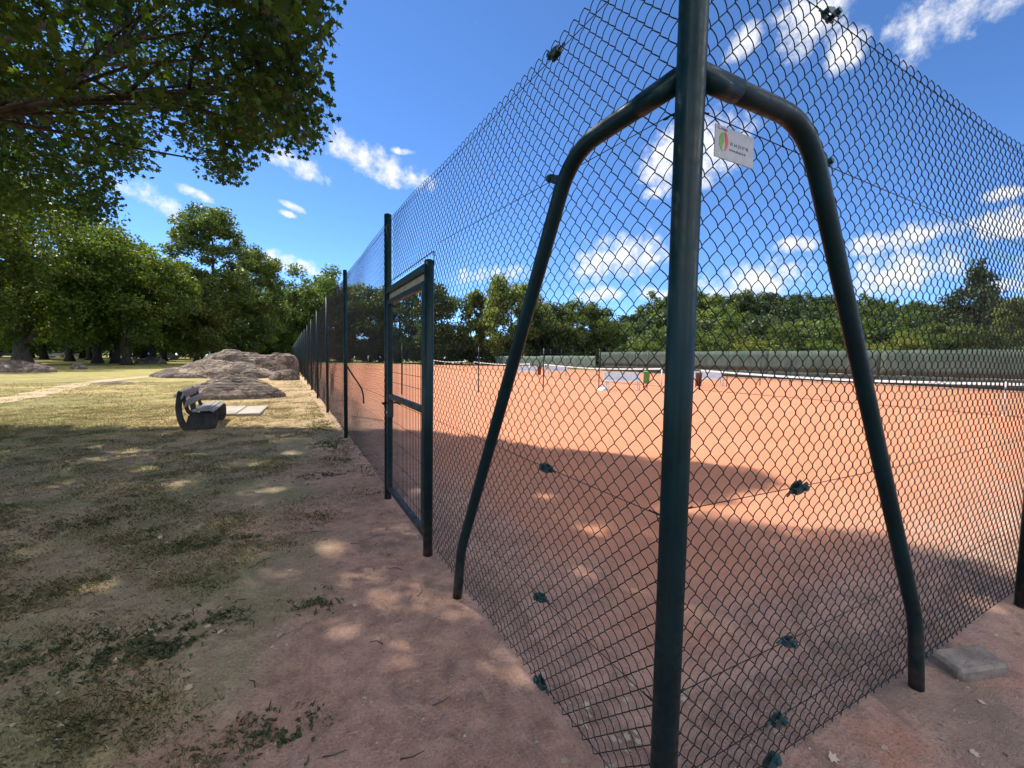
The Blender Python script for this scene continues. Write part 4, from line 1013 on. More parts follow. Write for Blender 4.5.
def tree_meshes(seed, H, base, rad, r_trunk, leaf, nclump, nleaf, size, profile='round', up=.45, clump_r=None, bark='bark', lean=(0, 0), limbs=14):
    rng = np.random.default_rng(seed)
    hc = (H - base) / 2; cz = base + hc
    C = []
    n_try = 0
    while len(C) < nclump and n_try < 40000:
        n_try += 1
        v = rng.normal(size=3); v /= np.linalg.norm(v); q = rng.uniform(.25, 1) ** .45
        t = v[2] * q                                           # -1..1 height in crown
        if profile == 'round': k = 1.0
        elif profile == 'dome': k = 1.0; 
        elif profile == 'cone': k = max(.08, .62 - .55 * t)
        elif profile == 'oval': k = .9 - .15 * t
        lump = 1 + .28 * noise.noise(Vector((v[0] * 1.6, v[1] * 1.6, v[2] * 1.6 + seed * 7.3)))
        if profile == 'umbrella' and t < -.1 and rng.uniform() < .85: continue
        kk = 1.0 if profile in ('round', 'dome', 'umbrella') else k
        p = np.array([v[0] * q * rad * kk * lump, v[1] * q * rad * kk * lump, cz + t * hc * (lump if t > 0 else 1)])
        if profile == 'dome' and p[2] < cz and rng.uniform() < .3: continue
        p[0] += lean[0] * (p[2] / H); p[1] += lean[1] * (p[2] / H)
        C.append(p)
    C = np.array(C)
    cr = clump_r or rad * .24
    rr = cr * rng.uniform(.6, 1.3, len(C))
    cnt = np.maximum(3, (nleaf / len(C) * (rr / rr.mean()) ** 2)).astype(int)
    V, F = leaf_cloud(C, rr, cnt, size, rng, KITE, up)
    crown = np_mesh('crown', V, F, [leaf])
    mb = MB()
    top = base + (H - base) * .72
    pts = []; rs = []
    for i in range(11):
        t = i / 10; z = -.15 + (top + .15) * t
        fl = 1 + .55 * max(0, 1 - z / (r_trunk * 2.2)) ** 2
        pts.append((lean[0] * z / H + .12 * r_trunk * math.sin(3 * t + seed), lean[1] * z / H + .12 * r_trunk * math.cos(4 * t + seed), z))
        rs.append(r_trunk * fl * (1 - .8 * t))
    mb.tube(pts, rs, 14)
    for i in rng.choice(len(C), min(limbs, len(C)), replace=False):
        c = C[i]; z0 = max(base * .75, min(top * .92, c[2] - (abs(c[0]) + abs(c[1])) * .55))
        t = (z0 + .15) / (top + .15); r0 = r_trunk * (1 - .8 * t) * .55
        limb(mb, (lean[0] * z0 / H, lean[1] * z0 / H, z0), c, r0, r0 * .2, rng, sides=6)
    tm = bpy.data.meshes.new('trunk'); tm.from_pydata(mb.v, [], mb.f); tm.polygons.foreach_set('use_smooth', mb.sm)
    tm.materials.append(M[bark]); tm.update()
    return tm, crown


KINDS = {}
M['leaf_wood'] = leaf_mat('wood_leaves', [(.026, .052, .020), (.042, .074, .026), (.062, .095, .034)], .35)
def kind(name, *a, **k): KINDS[name] = tree_meshes(*a, **k)


def plant_tree(name, k, p, label, cat='tree', group=None, s=1.0, rz=0.0, sz=None):
    t = empty(name, (p[0], p[1], p[2]), rz, label=label, cat=cat, group=group)
    t.scale = (s, s, sz or s)
    link('trunk', KINDS[k][0], t); link('crown', KINDS[k][1], t)
    return t


# nominal size 1: built at full scale
kind('plane', 3, 20, 2.6, 10.2, .62, M['leaf_park'], 180, 38000, .33, 'round', bark='bark_pale', clump_r=1.9)
kind('plane_b', 5, 16, 2.8, 7.2, .42, M['leaf_park'], 120, 22000, .36, 'round', clump_r=1.7)
kind('park_dark', 8, 16, 2.8, 7.0, .45, M['leaf_mid'], 110, 19000, .38, 'round', clump_r=1.7)
kind('park_light', 14, 15, 1.4, 5.2, .36, M['leaf_light'], 90, 18000, .36, 'oval', clump_r=1.4)
kind('tall', 19, 26, 2.5, 6.4, .5, M['leaf_mid'], 130, 24000, .40, 'oval', clump_r=1.35)
kind('forest', 23, 20, 1.5, 6.5, .4, M['leaf_mid'], 85, 15000, .55, 'round', clump_r=1.9)
kind('forest_dark', 27, 19, 1.0, 6.8, .4, M['leaf_dark'], 85, 15000, .55, 'round', clump_r=1.9)
kind('light_round', 31, 17, .8, 6.0, .35, M['leaf_light'], 110, 22000, .45, 'round', clump_r=1.5)
kind('light_slim', 35, 15, .8, 3.4, .25, M['leaf_light'], 70, 13000, .42, 'oval', clump_r=1.0)
kind('broad_dark', 37, 14, .6, 8.2, .4, M['leaf_mid'], 130, 24000, .48, 'dome', clump_r=1.7)
kind('bush_yellow', 41, 4.6, .1, 3.0, .1, M['leaf_yellow'], 60, 5000, .26, 'dome', clump_r=.7, limbs=6)
kind('bush_green', 43, 5.0, .1, 3.4, .1, M['leaf_mid'], 60, 5000, .28, 'dome', clump_r=.8, limbs=6)
kind('thicket', 45, 6.5, .0, 5.2, .12, M['leaf_dark'], 70, 8000, .5, 'dome', clump_r=1.3, limbs=6)
kind('cone', 47, 14.5, .6, 5.6, .25, M['needle'], 110, 9000, .38, 'cone', clump_r=.95)
kind('hill_round', 51, 9, .3, 4.6, .2, M['leaf_mid'], 40, 2600, .62, 'round', clump_r=1.3, limbs=5)
kind('hill_dark', 53, 9, .3, 4.4, .2, M['leaf_wood'], 40, 2600, .62, 'round', clump_r=1.3, limbs=5)
kind('hill_light', 55, 8, .3, 4.2, .2, M['leaf_light'], 40, 2600, .62, 'round', clump_r=1.2, limbs=5)
kind('pine', 57, 10, 4.0, 3.4, .16, M['needle'], 34, 2600, .5, 'umbrella', clump_r=1.0, limbs=8)

# park trees, nearest first
plant_tree('plane_tree', 'plane', at(-1.142, 45), 'big park tree with a thick pale trunk behind the pale rock hump', s=1.0, rz=.4)
plant_tree('park_tree', 'plane', at(-1.40, 35), 'broad tree at the left edge of the lawn, its yellow-green crown reaching into view', s=.98, rz=2.2)
plant_tree('park_tree', 'plane_b', at(-.90, 50), 'leafy tree with bright edge leaves standing between the pair of trunks and the rocks', s=.95, rz=4.4)
plant_tree('park_tree', 'park_dark', at(-.967, 55), 'dark crowned park tree, left one of the pair of trunks behind the boulder', s=.96, rz=1.0)
plant_tree('park_tree', 'park_dark', at(-.922, 57), 'dark crowned park tree, right one of the pair of trunks behind the boulder', s=.98, rz=3.1)
plant_tree('park_tree', 'plane_b', at(-.835, 60), 'bright green bushy park tree behind the dark mound of rock', s=.92, rz=.7, sz=.95)
plant_tree('park_tree', 'plane_b', at(-1.03, 64), 'park tree standing in the shade between the big pale trunk and the pair', s=1.0, rz=1.9)
plant_tree('tall_tree', 'tall', at(-.692, 66), 'tall slender dark green tree, the highest one behind the rocks', s=.97, rz=.3)
plant_tree('tall_tree', 'tall', at(-.600, 78), 'second tallest tree behind the rocks, to the right of the highest one', s=.85, rz=2.0)
plant_tree('park_tree', 'park_light', at(-.735, 62), 'light green rounded tree in front of the highest tree', s=.95, rz=1.1)
plant_tree('park_tree', 'forest_dark', at(-.64, 72), 'dark shaded tree filling the gap behind the large outcrop', s=.75, rz=.9)
plant_tree('park_tree', 'forest', at(-.505, 98), 'tree beyond the far end of the fence, left of its last posts', s=1.0, rz=.2)
plant_tree('park_tree', 'forest', at(-.440, 108), 'tree beyond the far end of the fence, above its middle posts', s=1.12, rz=1.7)
plant_tree('park_tree', 'light_round', at(-.40, 112), 'pale tree beyond the far end of the fence, just left of the gate', s=1.25, rz=.6)
bgk = ['forest', 'forest_dark', 'forest', 'forest_dark', 'forest']
random.seed(5)
for i, (k, z) in enumerate([(-1.30, 78), (-1.21, 92), (-1.12, 86), (-1.07, 104), (-1.00, 92), (-.93, 106), (-.86, 95), (-.79, 108), (-.72, 96), (-.66, 110), (-.58, 100), (-.54, 116), (-1.36, 100), (-.47, 124)]):
    plant_tree('background_tree', bgk[i % 5], at(k, z), 'dark background tree in the belt of trees closing off the park lawn', group='belt of trees closing off the lawn', s=random.uniform(.85, 1.1), rz=random.uniform(0, 6))
for i, (k, z) in enumerate([(-1.15, 72), (-1.09, 76), (-.985, 74), (-.90, 82), (-.81, 78)]):
    plant_tree('park_tree', 'park_dark', at(k, z), 'shaded park tree with a thin trunk behind the front row of park trees', group='second row of park trees', s=random.uniform(.8, .95), rz=random.uniform(0, 6))

# beyond the courts, to the left of the corner post
for kd, k, z, s, lab in [('forest_dark', -.33, 104, .98, 'dark tree beyond the courts seen behind the gate post'),
                         ('forest_dark', -.262, 100, .98, 'dark tree beyond the courts seen through the gate opening'),
                         ('forest_dark', -.165, 92, .90, 'tall dark tree beyond the courts just right of the gate'),
                         ('light_slim', -.085, 97, 1.12, 'slim pale green tree beyond the courts, left of the big bright one'),
                         ('light_round', -.005, 90, 1.06, 'big bright green tree beyond the courts left of the sloping brace'),
                         ('light_round', .055, 104, .95, 'bright tree beyond the courts hidden partly by the sloping brace'),
                         ('broad_dark', .150, 90, .98, 'broad dome-shaped dark green tree beyond the courts'),
                         ('broad_dark', .085, 96, .80, 'smaller dark tree left of the broad dome-shaped one'),
                         ('broad_dark', .245, 98, .72, 'dark tree at the right end of the trees beyond the courts')]:
    plant_tree('court_side_tree', kd, at(k, z), lab, s=s, rz=k * 20)

random.seed(9)
k = -.50
while k < .30:
    z = random.uniform(96, 108)
    plant_tree('thicket', 'thicket', at(k, z), 'dark bushy thicket under the trees beyond the courts', cat='shrub', group='thickets beyond the far end of the courts', s=random.uniform(.8, 1.25), rz=random.uniform(0, 6))
    k += .058
k = -1.35
while k < -.52:
    z = random.uniform(112, 122)
    plant_tree('thicket', 'thicket', at(k, z), 'dark bushy thicket at the back of the park lawn', cat='shrub', group='thickets behind the park trees', s=random.uniform(.6, 1.1), rz=random.uniform(0, 6))
    k += .075

# hill
def hill_h(x, z):
    a = min(1, max(0, (z - 62) / 105)); a = a * a * (3 - 2 * a)
    b = min(1, max(0, (x / z - .16) / .22)); b = b * b * (3 - 2 * b)
    return (18.5 - 2.5 * max(0, min(1, (x / z - .55) / .4))) * a * b * (1 + .10 * noise.noise(Vector((x * .02, z * .02, 4))))


vs = []; nx, nz = 60, 30
for j in range(nz):
    z = 58 + 8 * j
    for i in range(nx):
        k = .10 + 1.7 * i / (nx - 1)
        p = at(k, z, hill_h(k * z, z) - .3 if z > 60 else -1.0); vs.append(p)
mb = MB(); mb.add(vs, [(j * nx + i, j * nx + i + 1, (j + 1) * nx + i + 1, (j + 1) * nx + i) for j in range(nz - 1) for i in range(nx - 1)], True)
M['hill'] = concrete_mat('hill_ground', (.035, .045, .015), (.09, .10, .035), .3, .95)
mb.build('hill', M['hill'], kind='structure')
random.seed(21)
hk = ['hill_round', 'hill_dark', 'hill_light', 'hill_dark', 'hill_dark', 'hill_dark', 'hill_round']
n = 0
for z0 in (76, 90, 106, 122, 138, 154, 168):
    k = .22 if z0 > 80 else .30
    while k < 1.42:
        z = z0 + random.uniform(-5, 5); kk = k + random.uniform(-.015, .015)
        p = at(kk, z, hill_h(kk * z, z) - .4)
        plant_tree('hill_tree', random.choice(hk), p, 'rounded green tree in the wood covering the hillside', group='trees covering the hillside', s=random.uniform(.75, 1.15), rz=random.uniform(0, 6))
        k += 6.4 / z * random.uniform(.85, 1.25) * (1.15 if z0 > 120 else 1.0)
        n += 1
for kk in (.36, .395, .43, .475, .54, .585, .62, .66, .72, .77, .86, .93, 1.02, 1.1):
    z = 166 + random.uniform(-4, 6)
    plant_tree('pine_tree', 'pine', at(kk, z, hill_h(kk * z, z) - .3), 'umbrella-shaped pine standing on the skyline of the hill', group='pines along the hill skyline', s=random.uniform(.8, 1.1), rz=random.uniform(0, 6))

# just behind the windscreen
for kd, k, z, s, lab in [('bush_yellow', .555, 54, 1.0, 'yellow-green shrub showing over the windscreen right of the corner post'),
                         ('bush_green', .47, 58, 1.1, 'dark green shrub behind the windscreen next to the corner post'),
                         ('bush_green', .33, 62, 1.2, 'green shrub behind the windscreen left of the corner post'),
                         ('bush_green', .40, 66, 1.2, 'green shrub behind the windscreen partly hidden by the corner post'),
                         ('bush_green', .64, 52, 1.15, 'green shrub over the windscreen between the yellow ones'),
                         ('bush_yellow', .80, 46, .72, 'small yellow-green shrub right of the right brace'),
                         ('bush_green', .73, 50, 1.2, 'green shrub behind the windscreen by the right brace'),
                         ('bush_yellow', .885, 42, .92, 'bright yellow-green shrub in front of the dark conifer'),
                         ('bush_green', .95, 44, 1.0, 'green shrub at the foot of the dark conifer'),
                         ('cone', 1.065, 60, 1.10, 'dark pointed conifer rising above the wood on the right'),
                         ('forest_dark', 1.12, 66, .55, 'dark round tree standing just right of the pointed conifer'),
                         ('light_slim', 1.155, 52, .66, 'pale green tree at the right edge of the view'),
                         ('light_slim', .98, 58, .50, 'small pale tree left of the pointed conifer'),
                         ('bush_green', 1.06, 41, 1.0, 'green shrub over the windscreen at the right'),
                         ('light_slim', 1.24, 54, .66, 'pale green tree beyond the right edge of the view')]:
    plant_tree('shrub' if kd.startswith('bush') else ('conifer' if kd == 'cone' else 'court_side_tree'), kd, at(k, z), lab, cat='shrub' if kd.startswith('bush') else 'tree', s=s, rz=k * 15)

# ------------------------------------------------------------------ the big tree that shades the corner
SUN_AZ, SUN_EL = R(-25.3), R(52)
SUN = Vector((math.sin(SUN_AZ) * math.cos(SUN_EL), math.cos(SUN_AZ) * math.cos(SUN_EL), math.sin(SUN_EL)))
rng = np.random.default_rng(77)
CP = np.array([[int(v) / 20 for v in q.split(',')] for q in CROWN_POINTS.split()])
gaps = []
for x, y, r in [(-.43, 2.29, .13), (-.69, 1.70, .12), (-1.95, 2.51, .11), (-2.15, 2.6, .11), (-2.05, 2.78, .09), (1.41, 2.13, .12), (.87, 1.52, .10),
                (1.53, 3.07, .13), (.02, .96, .10), (-.66, 2.78, .11), (-.46, 1.24, .08), (3.0, .13, .11), (1.05, 1.2, .08), (-.4, 1.9, .08), (.35, 3.9, .12), (-1.1, 4.6, .12), (-2.6, 6.3, .14), (-3.6, 8.2, .16), (-.9, 6.6, .14)]:
    gaps.append((np.array([x, y, 0.0]), np.array(SUN), r))
big = empty('shade_tree', at(-2.15, 5.2), label='large broad-leaved tree overhanging the lawn, its dark lobed leaves against the sky', cat='tree')
loc = np.array(big.location)
rr = .44 * rng.uniform(.7, 1.3, len(CP))
cnt = (np.where(np.arange(len(CP)) < SEEN, 84, 165) * (rr / .44) ** 2).astype(int)
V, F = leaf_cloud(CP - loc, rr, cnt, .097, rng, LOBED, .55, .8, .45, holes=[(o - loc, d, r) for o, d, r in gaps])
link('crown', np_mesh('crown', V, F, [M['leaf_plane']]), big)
mb = MB()
mb.tube([(0, 0, -.2), (0, 0, .2), (.02, .02, .8), (.05, .1, 2), (.15, .2, 3.4), (.2, .5, 4.8), (.3, .8, 6.5), (.3, 1.2, 9), (.2, 1.4, 11.5)], [.95, .72, .55, .48, .45, .40, .32, .2, .1], 18)
# main limbs to groups of clumps, then a branch to every third clump
LC = CP - loc
seeds = LC[rng.choice(len(LC), 26, replace=False)]
for _ in range(6):
    lab_ = np.argmin(((LC[:, None] - seeds[None]) ** 2).sum(2), 1)
    seeds = np.array([LC[lab_ == k].mean(0) if (lab_ == k).any() else seeds[k] for k in range(len(seeds))])
for k, c in enumerate(seeds):
    z0 = 3.4 + (k % 7) * .7
    tr = Vector((.15 + .02 * k * .2, .2 + (z0 - 3.4) * .15, z0))
    pts = limb(mb, tr, c, .115, .03, rng, 8, .07, 8)
    mem = np.where(lab_ == k)[0]
    for j in mem[::3]:
        q = pts[4 + int(rng.integers(0, 4))]
        limb(mb, q, LC[j], .032, .007, rng, 4, .05, 5)
tm = mb.build('trunk', M['bark'], big)

# ------------------------------------------------------------------ grass, litter, pebbles (nobody could count them)
def blades(name, spots, hmin, hmax, mat, wid=.0035, lean=.55):
    n = len(spots); S = np.array(spots)
    h = rng.uniform(hmin, hmax, n); a = rng.uniform(0, 2 * np.pi, n); ln = rng.uniform(.1, lean, n) * h * 1.6
    wv = np.stack([np.cos(a + 1.57), np.sin(a + 1.57), np.zeros(n)], 1) * wid * rng.uniform(.6, 1.4, n)[:, None]
    b = S; mid = S + np.stack([np.cos(a) * ln * .4, np.sin(a) * ln * .4, h * .62], 1); tip = S + np.stack([np.cos(a) * ln, np.sin(a) * ln, h * .9], 1)
    V = np.stack([b - wv, b + wv, mid + wv * .8, tip, mid - wv * .8], 1).reshape(-1, 3)
    F = np.arange(n * 5).reshape(n, 5)
    return link(name, np_mesh(name, V, F, [mat]), kind='stuff')


def blade_mat(name, cols):
    return leaf_mat(name, cols, .4, (1.2, 1.15, .7), .8, 2.0)


M['blade_dry'] = blade_mat('dry_blades', [(.20, .17, .10), (.30, .25, .15), (.40, .34, .21), (.22, .20, .10)])
M['blade_olive'] = blade_mat('olive_blades', [(.10, .11, .05), (.14, .145, .065), (.19, .18, .085), (.25, .22, .12)])
M['blade_green'] = blade_mat('green_blades', [(.045, .068, .028), (.065, .09, .036), (.095, .115, .05)])
dry, oli, gre = [], [], []
PATCH = [(-1.58, 1.91, .26, .16), (-1.40, 2.02, .2, .12), (-1.75, 1.83, .22, .13), (-1.47, 1.80, .1, .08), (-2.11, 2.05, .25, .16), (-.78, 1.95, .12, .10), (-1.62, 3.18, .22, .12), (-1.32, 3.22, .16, .10),
         (-.59, 4.99, .35, .14), (-.30, 7.0, .25, .5), (-.30, 9.3, .3, .8), (-1.02, 1.05, .16, .12), (-2.4, 4.2, .4, .2)]
def grow(x, y):
    e = x + 2.6 * noise.noise(Vector((x * .75, y * .75, 5))) - 1.35 * max(0, min(1, (y - 3) / 7)) + .9 * max(0, min(1, (2.6 - y) / 4.6))
    return max(0, min(1, (-.65 - e) / .9))
tries = 0
while tries < 700000:
    tries += 1
    y = -.6 + 15.5 * (rng.random() ** 1.6); x = -.12 - rng.random() * min(9.5, 1.9 + .86 * (y + .8))
    g = grow(x, y); m = noise.noise(Vector((x * 2.3, y * 2.3, 2))); m2 = noise.noise(Vector((x * 8, y * 8, 9)))
    if rng.random() > g * max(.12, .5 + 1.0 * m + .7 * m2): continue
    p = (x, y, near_z(x, y) - .004)
    (oli if m + .5 * noise.noise(Vector((x * .8, y * .8, 12))) + rng.normal() * .12 > .02 else dry).append(p)
for (px, py, ax, ay) in PATCH:
    for _ in range(int(5000 * ax * ay) + 70):
        dx, dy = rng.normal(size=2) * .62
        x, y = px + dx * ax, py + dy * ay
        if noise.noise(Vector((x * 9, y * 9, 1))) < -.12: continue
        gre.append((x, y, near_z(x, y) - .004))
sun_dry = []
for _ in range(150000):
    y = 10.5 + 17 * rng.random() ** 1.2; x = -.15 - rng.random() * (9 + .5 * y)
    m = noise.noise(Vector((x * .9, y * .9, 4))) + .6 * noise.noise(Vector((x * 4, y * 4, 8)))
    if rng.random() > .45 + 1.0 * m: continue
    sun_dry.append((x, y, (near_z(x, y) if y < 16 else -.012) - .003))
# a sparse fringe of weeds at the foot of the mesh
for _ in range(1500):
    y = 3.9 + 20 * rng.random() ** 1.3; x = -.02 + rng.normal() * .10
    if noise.noise(Vector((0, y * 1.3, 3))) > .05: gre.append((x, y, -.004 if x < .2 else .0))
blades('dry_grass', dry, .008, .028, M['blade_dry'], .0022, .9)
blades('olive_grass', oli, .008, .030, M['blade_olive'], .0022, .9)
blades('straw_grass', sun_dry, .015, .05, M['blade_dry'], .005, .8)
blades('green_grass', gre, .010, .034, M['blade_green'], .003, .9)
# flat clover leaves in the green patches
cl = [gre[i] for i in rng.choice(len(gre), min(3600, len(gre)), replace=False)]
V, F = leaf_cloud(np.array(cl) + np.array([0, 0, .016]), np.full(len(cl), .012), np.ones(len(cl), int), .022, rng, KITE, 2.2)
link('clover', np_mesh('clover', V, F, [M['blade_green']]), kind='stuff')

# fallen dry leaves and twigs
M['litter'] = leaf_mat('fallen_leaves', [(.20, .14, .09), (.34, .26, .17), (.50, .42, .31), (.15, .10, .07)], .1)
lit = []
for _ in range(90):
    x, y = -.2 - 2.8 * rng.random(), .2 + 4.5 * rng.random() ** 1.3
    lit.append((x, y, near_z(x, y) + .006))
for (px, py, s, n_) in [(-1.5, 1.95, .22, 26), (.22, .42, .10, 12), (.12, .30, .07, 7), (.33, .55, .09, 8), (1.6, .12, .5, 16), (.2, 1.3, .2, 10), (.55, .25, .3, 12), (2.4, -.2, .4, 14), (1.2, -.15, .4, 12)]:
    for _ in range(n_):
        x, y = px + rng.normal() * s, py + rng.normal() * s * .6
        lit.append((x, y, (.016 if min(x, y) > .1 else near_z(x, y) + .008)))
V, F = leaf_cloud(np.array(lit), np.full(len(lit), .004), np.ones(len(lit), int), .030, rng, LOBED, 3.0)
link('leaf_litter', np_mesh('leaf_litter', V, F, [M['litter']]), kind='stuff')
mb = MB()
for _ in range(70):
    x, y = -.1 - 2.6 * rng.random(), .3 + 3.6 * rng.random()
    a = rng.uniform(0, 6.28); l = rng.uniform(.03, .11); z = near_z(x, y) + .005
    mb.tube([(x, y, z), (x + math.cos(a) * l * .5, y + math.sin(a) * l * .5, z + .006), (x + math.cos(a + .3) * l, y + math.sin(a + .3) * l, z + .002)], [.0026, .0022, .0012], 5)
mb.build('twigs', M['bark'], kind='stuff')
# pebbles
M['pebble'] = leaf_mat('pebbles', [(.20, .14, .11), (.34, .26, .21), (.48, .42, .36), (.14, .09, .07)], 0.0)
pb = []
ico_v = np.array([(0, 0, .8), (.9, 0, 0), (.28, .86, 0), (-.73, .53, 0), (-.73, -.53, 0), (.28, -.86, 0), (0, 0, -.6)])
ico_f = np.array([(0, 1, 2), (0, 2, 3), (0, 3, 4), (0, 4, 5), (0, 5, 1), (6, 2, 1), (6, 3, 2), (6, 4, 3), (6, 5, 4), (6, 1, 5)])
for _ in range(5200):
    if rng.random() < .72: x, y = .05 - 2.6 * rng.random(), -.6 + 6.0 * rng.random() ** 1.4
    elif rng.random() < .5: x, y = .2 + 3.5 * rng.random(), .12 - 1.2 * rng.random()
    else: x, y = .1 + 1.6 * rng.random() ** 2, .1 + 1.6 * rng.random() ** 2
    pb.append((x, y, .012 if min(x, y) > .1 else near_z(x, y)))
pb = np.array(pb); s = .0022 + .0075 * rng.random(len(pb)) ** 4
J = 1 + .35 * rng.normal(size=(len(pb), 7, 1)).clip(-1, 1)
ang = rng.uniform(0, 6.28, len(pb)); ca, sa = np.cos(ang)[:, None], np.sin(ang)[:, None]
Q = ico_v[None] * J * s[:, None, None]
Q = np.stack([Q[..., 0] * ca - Q[..., 1] * sa, Q[..., 0] * sa + Q[..., 1] * ca, Q[..., 2] * .7], -1) + pb[:, None, :]
F = (ico_f[None] + 7 * np.arange(len(pb))[:, None, None]).reshape(-1, 3)
link('pebbles', np_mesh('pebbles', Q.reshape(-1, 3), F, [M['pebble']]), kind='stuff')

# ------------------------------------------------------------------ parked cars far off under the trees
def car(p, rz, paint, label):
    c = empty('parked_car', (p[0], p[1], 0), rz, label=label, cat='car', group='cars parked far beyond the park trees')
    side = [(-2.05, .35), (-2.1, .62), (-2.0, .88), (-1.05, .95), (.95, .98), (1.85, .9), (2.05, .65), (2.05, .35), (1.7, .25), (-1.7, .25)]
    mb = MB(); mb.prism(side, -.85, .85, axis=1); mb.prism([(-1.0, 1.40), (-.75, 1.47), (.55, 1.47), (.85, 1.40)], -.66, .66, axis=1); mb.build('body', paint, c)
    mb = MB(); mb.prism([(-1.75, .93), (-1.05, 1.42), (.75, 1.42), (1.25, .96)], -.70, .70, axis=1); mb.build('windows', M['glass'], c)
    for x in (-1.3, 1.3):
        for y in (-.80, .80):
            mb = MB(); mb.tube([(x, y - .1, .32), (x, y + .1, .32)], .32, 18); w = mb.build('wheel', M['tyre'], c)
            mb = MB(); mb.tube([(x, y - .108, .32), (x, y + .108, .32)], .19, 12); mb.build('rim', M['zinc'], w)
    for y in (-.6, .6):
        mb = MB(); mb.box((-2.06, y, .68), (.06, .3, .13), ch=.02); mb.build('headlight', M['white_paint'], c)
    return c


car(at(-1.172, 96), .2, M['car_grey'], 'grey car parked far off, left of the thick pale trunk')
car(at(-1.06, 98), -.1, M['car_white'], 'white car parked far off, right of the thick pale trunk')
car(at(-1.01, 100), .1, M['car_white'], 'white car parked far off, nearer the pair of trunks')
car(at(-.86, 98), .15, M['car_blue'], 'dark blue car parked far off, left of the dark rock mound')
car(at(-.80, 97), .1, M['car_grey'], 'grey car parked far off, above the dark rock mound')

# ------------------------------------------------------------------ sky, sun, camera
w = bpy.data.worlds.new('World'); SC.world = w; w.use_nodes = True
nt = w.node_tree; nt.nodes.clear(); t = NT(nt)
out = t.n('ShaderNodeOutputWorld'); bg = t.n('ShaderNodeBackground')
sky = t.n('ShaderNodeTexSky', sky_type='NISHITA')
sky.sun_disc = False; sky.sun_elevation = SUN_EL; sky.sun_rotation = SUN_AZ
sky.air_density = .5; sky.dust_density = 0; sky.ozone_density = 6; sky.altitude = 100
gen = t.n('ShaderNodeTexCoord').outputs['Generated']
nv = t.noise(gen, 9, 7, .62, .4); nf = t.noise(gen, 34, 5, .65)
nn = t.math('ADD', t.math('MULTIPLY', nv, .5), t.math('MULTIPLY', nf, .5))
CLOUDS = [(72.6, 29.3, 4.47, 2.45, -15), (10.0, 22.4, 7.37, 1.93, 14), (1.4, 20.6, 2.84, 1.22, 10), (-12.2, 14.7, 3.37, 1.32, 22), (-8.6, 16.3, 1.58, 0.55, 5), (0.0, 10.2, 3.58, 1.13, 8), (0.5, 16.9, 1.34, 0.47, 10), (-0.1, 15.9, 0.85, 0.47, 0), (13.3, 24.4, 1.52, 0.48, 5), (25.5, 10.6, 5.82, 1.49, -5), (41.1, 12.3, 6.68, 3.58, -8), (45.7, 8.1, 2.88, 1.07, 0), (55.4, 8.8, 6.69, 2.6, -5), (49.2, 23.1, 5.82, 4.03, -10), (60.9, 32.4, 3.19, 2.9, -15), (64.1, 28.8, 1.6, 1.94, -30), (69.7, 12.2, 5.02, 1.42, -4), (69.7, 8.2, 5.95, 2.51, -6), (76.3, 12.1, 2.58, 1.57, -5), (75.5, 14.6, 1.78, 0.67, 0), (60.4, 12.8, 2.09, 1.05, 0), (76.2, 6.7, 2.19, 0.81, 0), (45.0, 19.8, 1.32, 0.83, 0), (54.6, 32.2, 1.57, 1.31, -20), (39.0, 8.3, 3.32, 1.11, 0), (81.0, 8.4, 4.26, 2.02, 0), (82.6, 17.8, 4.3, 2.7, -10), (-24.8, 15.3, 5.52, 1.97, 10)]
dens = None; top = None
wn = t.n('ShaderNodeTexNoise'); t.set(wn.inputs['Vector'], gen); wn.inputs['Scale'].default_value = 7; wn.inputs['Detail'].default_value = 4
wa = t.n('ShaderNodeVectorMath', operation='SUBTRACT'); t.set(wa.inputs[0], wn.outputs['Color']); wa.inputs[1].default_value = (.5, .5, .5)
wb = t.n('ShaderNodeVectorMath', operation='SCALE'); t.set(wb.inputs[0], wa.outputs[0]); wb.inputs['Scale'].default_value = .045
wc = t.n('ShaderNodeVectorMath', operation='ADD'); t.set(wc.inputs[0], gen); t.set(wc.inputs[1], wb.outputs[0])
gen = wc.outputs[0]
def dot(v):
    nd = t.n('ShaderNodeVectorMath', operation='DOT_PRODUCT'); t.set(nd.inputs[0], gen); nd.inputs[1].default_value = v
    return nd.outputs['Value']
for (a, e, ra, re, rot) in CLOUDS:
    a, e, rot = R(a), R(e), R(-rot)
    c = Vector((math.sin(a) * math.cos(e), math.cos(a) * math.cos(e), math.sin(e)))
    rt = Vector((math.cos(a), -math.sin(a), 0)); up = rt.cross(c)
    u = rt * math.cos(rot) + up * math.sin(rot); v = -rt * math.sin(rot) + up * math.cos(rot)
    du = t.math('DIVIDE', dot(u), math.tan(R(ra))); dvv = t.math('DIVIDE', dot(v), math.tan(R(re)))
    # flat base, billowing top
    dvb = t.math('MULTIPLY', dvv, t.math('ADD', 1.15, t.math('MULTIPLY', t.math('SIGN', dvv), -.2)))
    r2 = t.math('ADD', t.math('MULTIPLY', du, du), t.math('MULTIPLY', dvb, dvb))
    f = t.math('SUBTRACT', 1.0, r2)
    f = t.math('MULTIPLY', f, t.math('GREATER_THAN', dot(c), .3))
    f = t.math('SUBTRACT', f, t.math('MULTIPLY', t.math('LESS_THAN', dot(c), .3), 5.0))
    sh = t.math('ADD', f, t.math('MULTIPLY', dvv, .0))
    dens = f if dens is None else t.math('MAXIMUM', dens, f)
    w_ = t.math('MULTIPLY', t.math('MAXIMUM', f, 0.0), dvv)
    top = w_ if top is None else t.math('ADD', top, w_)
dens = t.math('MAXIMUM', dens, -1.2)
cover = t.math('ADD', t.math('MULTIPLY', dens, .55), t.math('MULTIPLY', t.math('SUBTRACT', nn, .5), 3.4))
cov = t.mr(cover, -.16, .78)
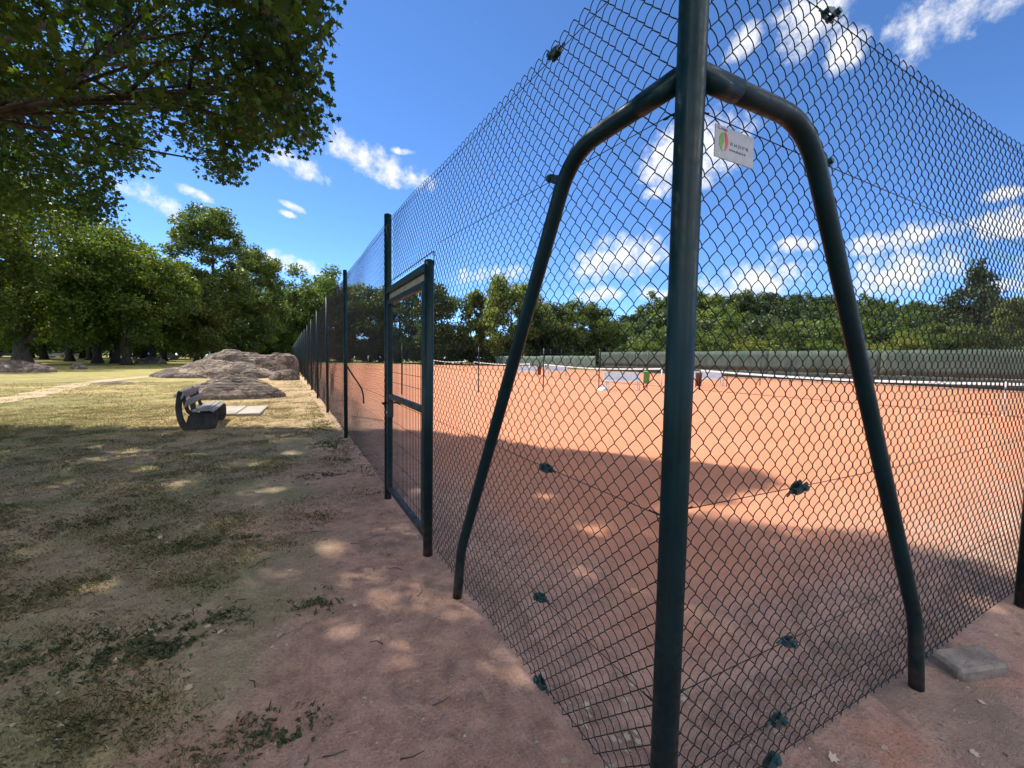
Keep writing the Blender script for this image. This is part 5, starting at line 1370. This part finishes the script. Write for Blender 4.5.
cov = t.math('MULTIPLY', cov, .95)
shade = t.mr(t.math('ADD', t.math('MULTIPLY', top, .9), t.math('MULTIPLY', t.math('SUBTRACT', nf, .5), 2.4)), -.75, .45)
cc = t.mix(shade, (2.6, 2.8, 3.2), (3.95, 3.95, 3.95))
# unseen extra-bright clouds, added behind the camera as fill for the shaded ground
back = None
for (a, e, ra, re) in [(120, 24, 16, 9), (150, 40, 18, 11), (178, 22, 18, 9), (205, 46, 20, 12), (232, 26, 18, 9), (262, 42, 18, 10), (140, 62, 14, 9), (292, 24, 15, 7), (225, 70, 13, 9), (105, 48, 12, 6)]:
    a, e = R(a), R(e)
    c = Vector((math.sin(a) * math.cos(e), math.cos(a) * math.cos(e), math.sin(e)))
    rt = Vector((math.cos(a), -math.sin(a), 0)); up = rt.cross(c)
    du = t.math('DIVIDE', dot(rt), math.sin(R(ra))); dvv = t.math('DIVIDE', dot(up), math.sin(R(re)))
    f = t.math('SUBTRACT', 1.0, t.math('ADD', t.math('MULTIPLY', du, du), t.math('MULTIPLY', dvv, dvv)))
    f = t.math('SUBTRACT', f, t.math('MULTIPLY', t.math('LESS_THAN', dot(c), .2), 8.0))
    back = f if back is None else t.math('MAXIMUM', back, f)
fill_cov = t.mr(t.math('ADD', t.math('MULTIPLY', t.math('MAXIMUM', back, -1.2), .8), t.math('MULTIPLY', t.math('SUBTRACT', nn, .5), 3.0)), .0, .7)
hs = t.n('ShaderNodeHueSaturation'); hs.inputs['Saturation'].default_value = 1.08; t.set(hs.inputs['Color'], sky.outputs[0])
mixc = t.mix(cov, hs.outputs[0], cc)
mixc = t.mix(fill_cov, mixc, (13.8, 13.1, 12.3))
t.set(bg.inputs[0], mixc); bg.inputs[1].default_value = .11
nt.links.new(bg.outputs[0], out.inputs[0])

sd = bpy.data.lights.new('sun', 'SUN'); sd.energy = 3.05; sd.angle = R(.53); sd.color = (1.0, .94, .84)
so = bpy.data.objects.new('sun', sd); COL.objects.link(so)
so.rotation_euler = SUN.to_track_quat('Z', 'Y').to_euler(); so.location = (0, 0, 40)

cam = bpy.data.cameras.new('camera'); co = bpy.data.objects.new('camera', cam); COL.objects.link(co)
cam.sensor_fit = 'HORIZONTAL'; cam.sensor_width = 36; cam.lens = 428.886 / 1024 * 36
cam.clip_start = .05; cam.clip_end = 2000
rx = Vector((.88574914, -.46387175, .0164761)); ry = Vector((.01302878, .06032899, .99809351)); rzv = -Vector((.46398137, .88384581, -.05948004))
co.matrix_world = Matrix(((rx.x, ry.x, rzv.x, -.9392), (rx.y, ry.y, rzv.y, -.81747), (rx.z, ry.z, rzv.z, 1.5), (0, 0, 0, 1)))
SC.camera = co
SC.render.engine = 'CYCLES'
cy_ = SC.cycles
cy_.max_bounces = 8; cy_.diffuse_bounces = 5; cy_.glossy_bounces = 2; cy_.transmission_bounces = 4; cy_.transparent_max_bounces = 4
cy_.caustics_reflective = cy_.caustics_refractive = False
cy_.use_adaptive_sampling = True; cy_.adaptive_threshold = .02
cy_.use_denoising = True
SC.view_settings.view_transform = 'Standard'; SC.view_settings.look = 'None'
SC.view_settings.gamma = 1.0; SC.view_settings.exposure = 1.42
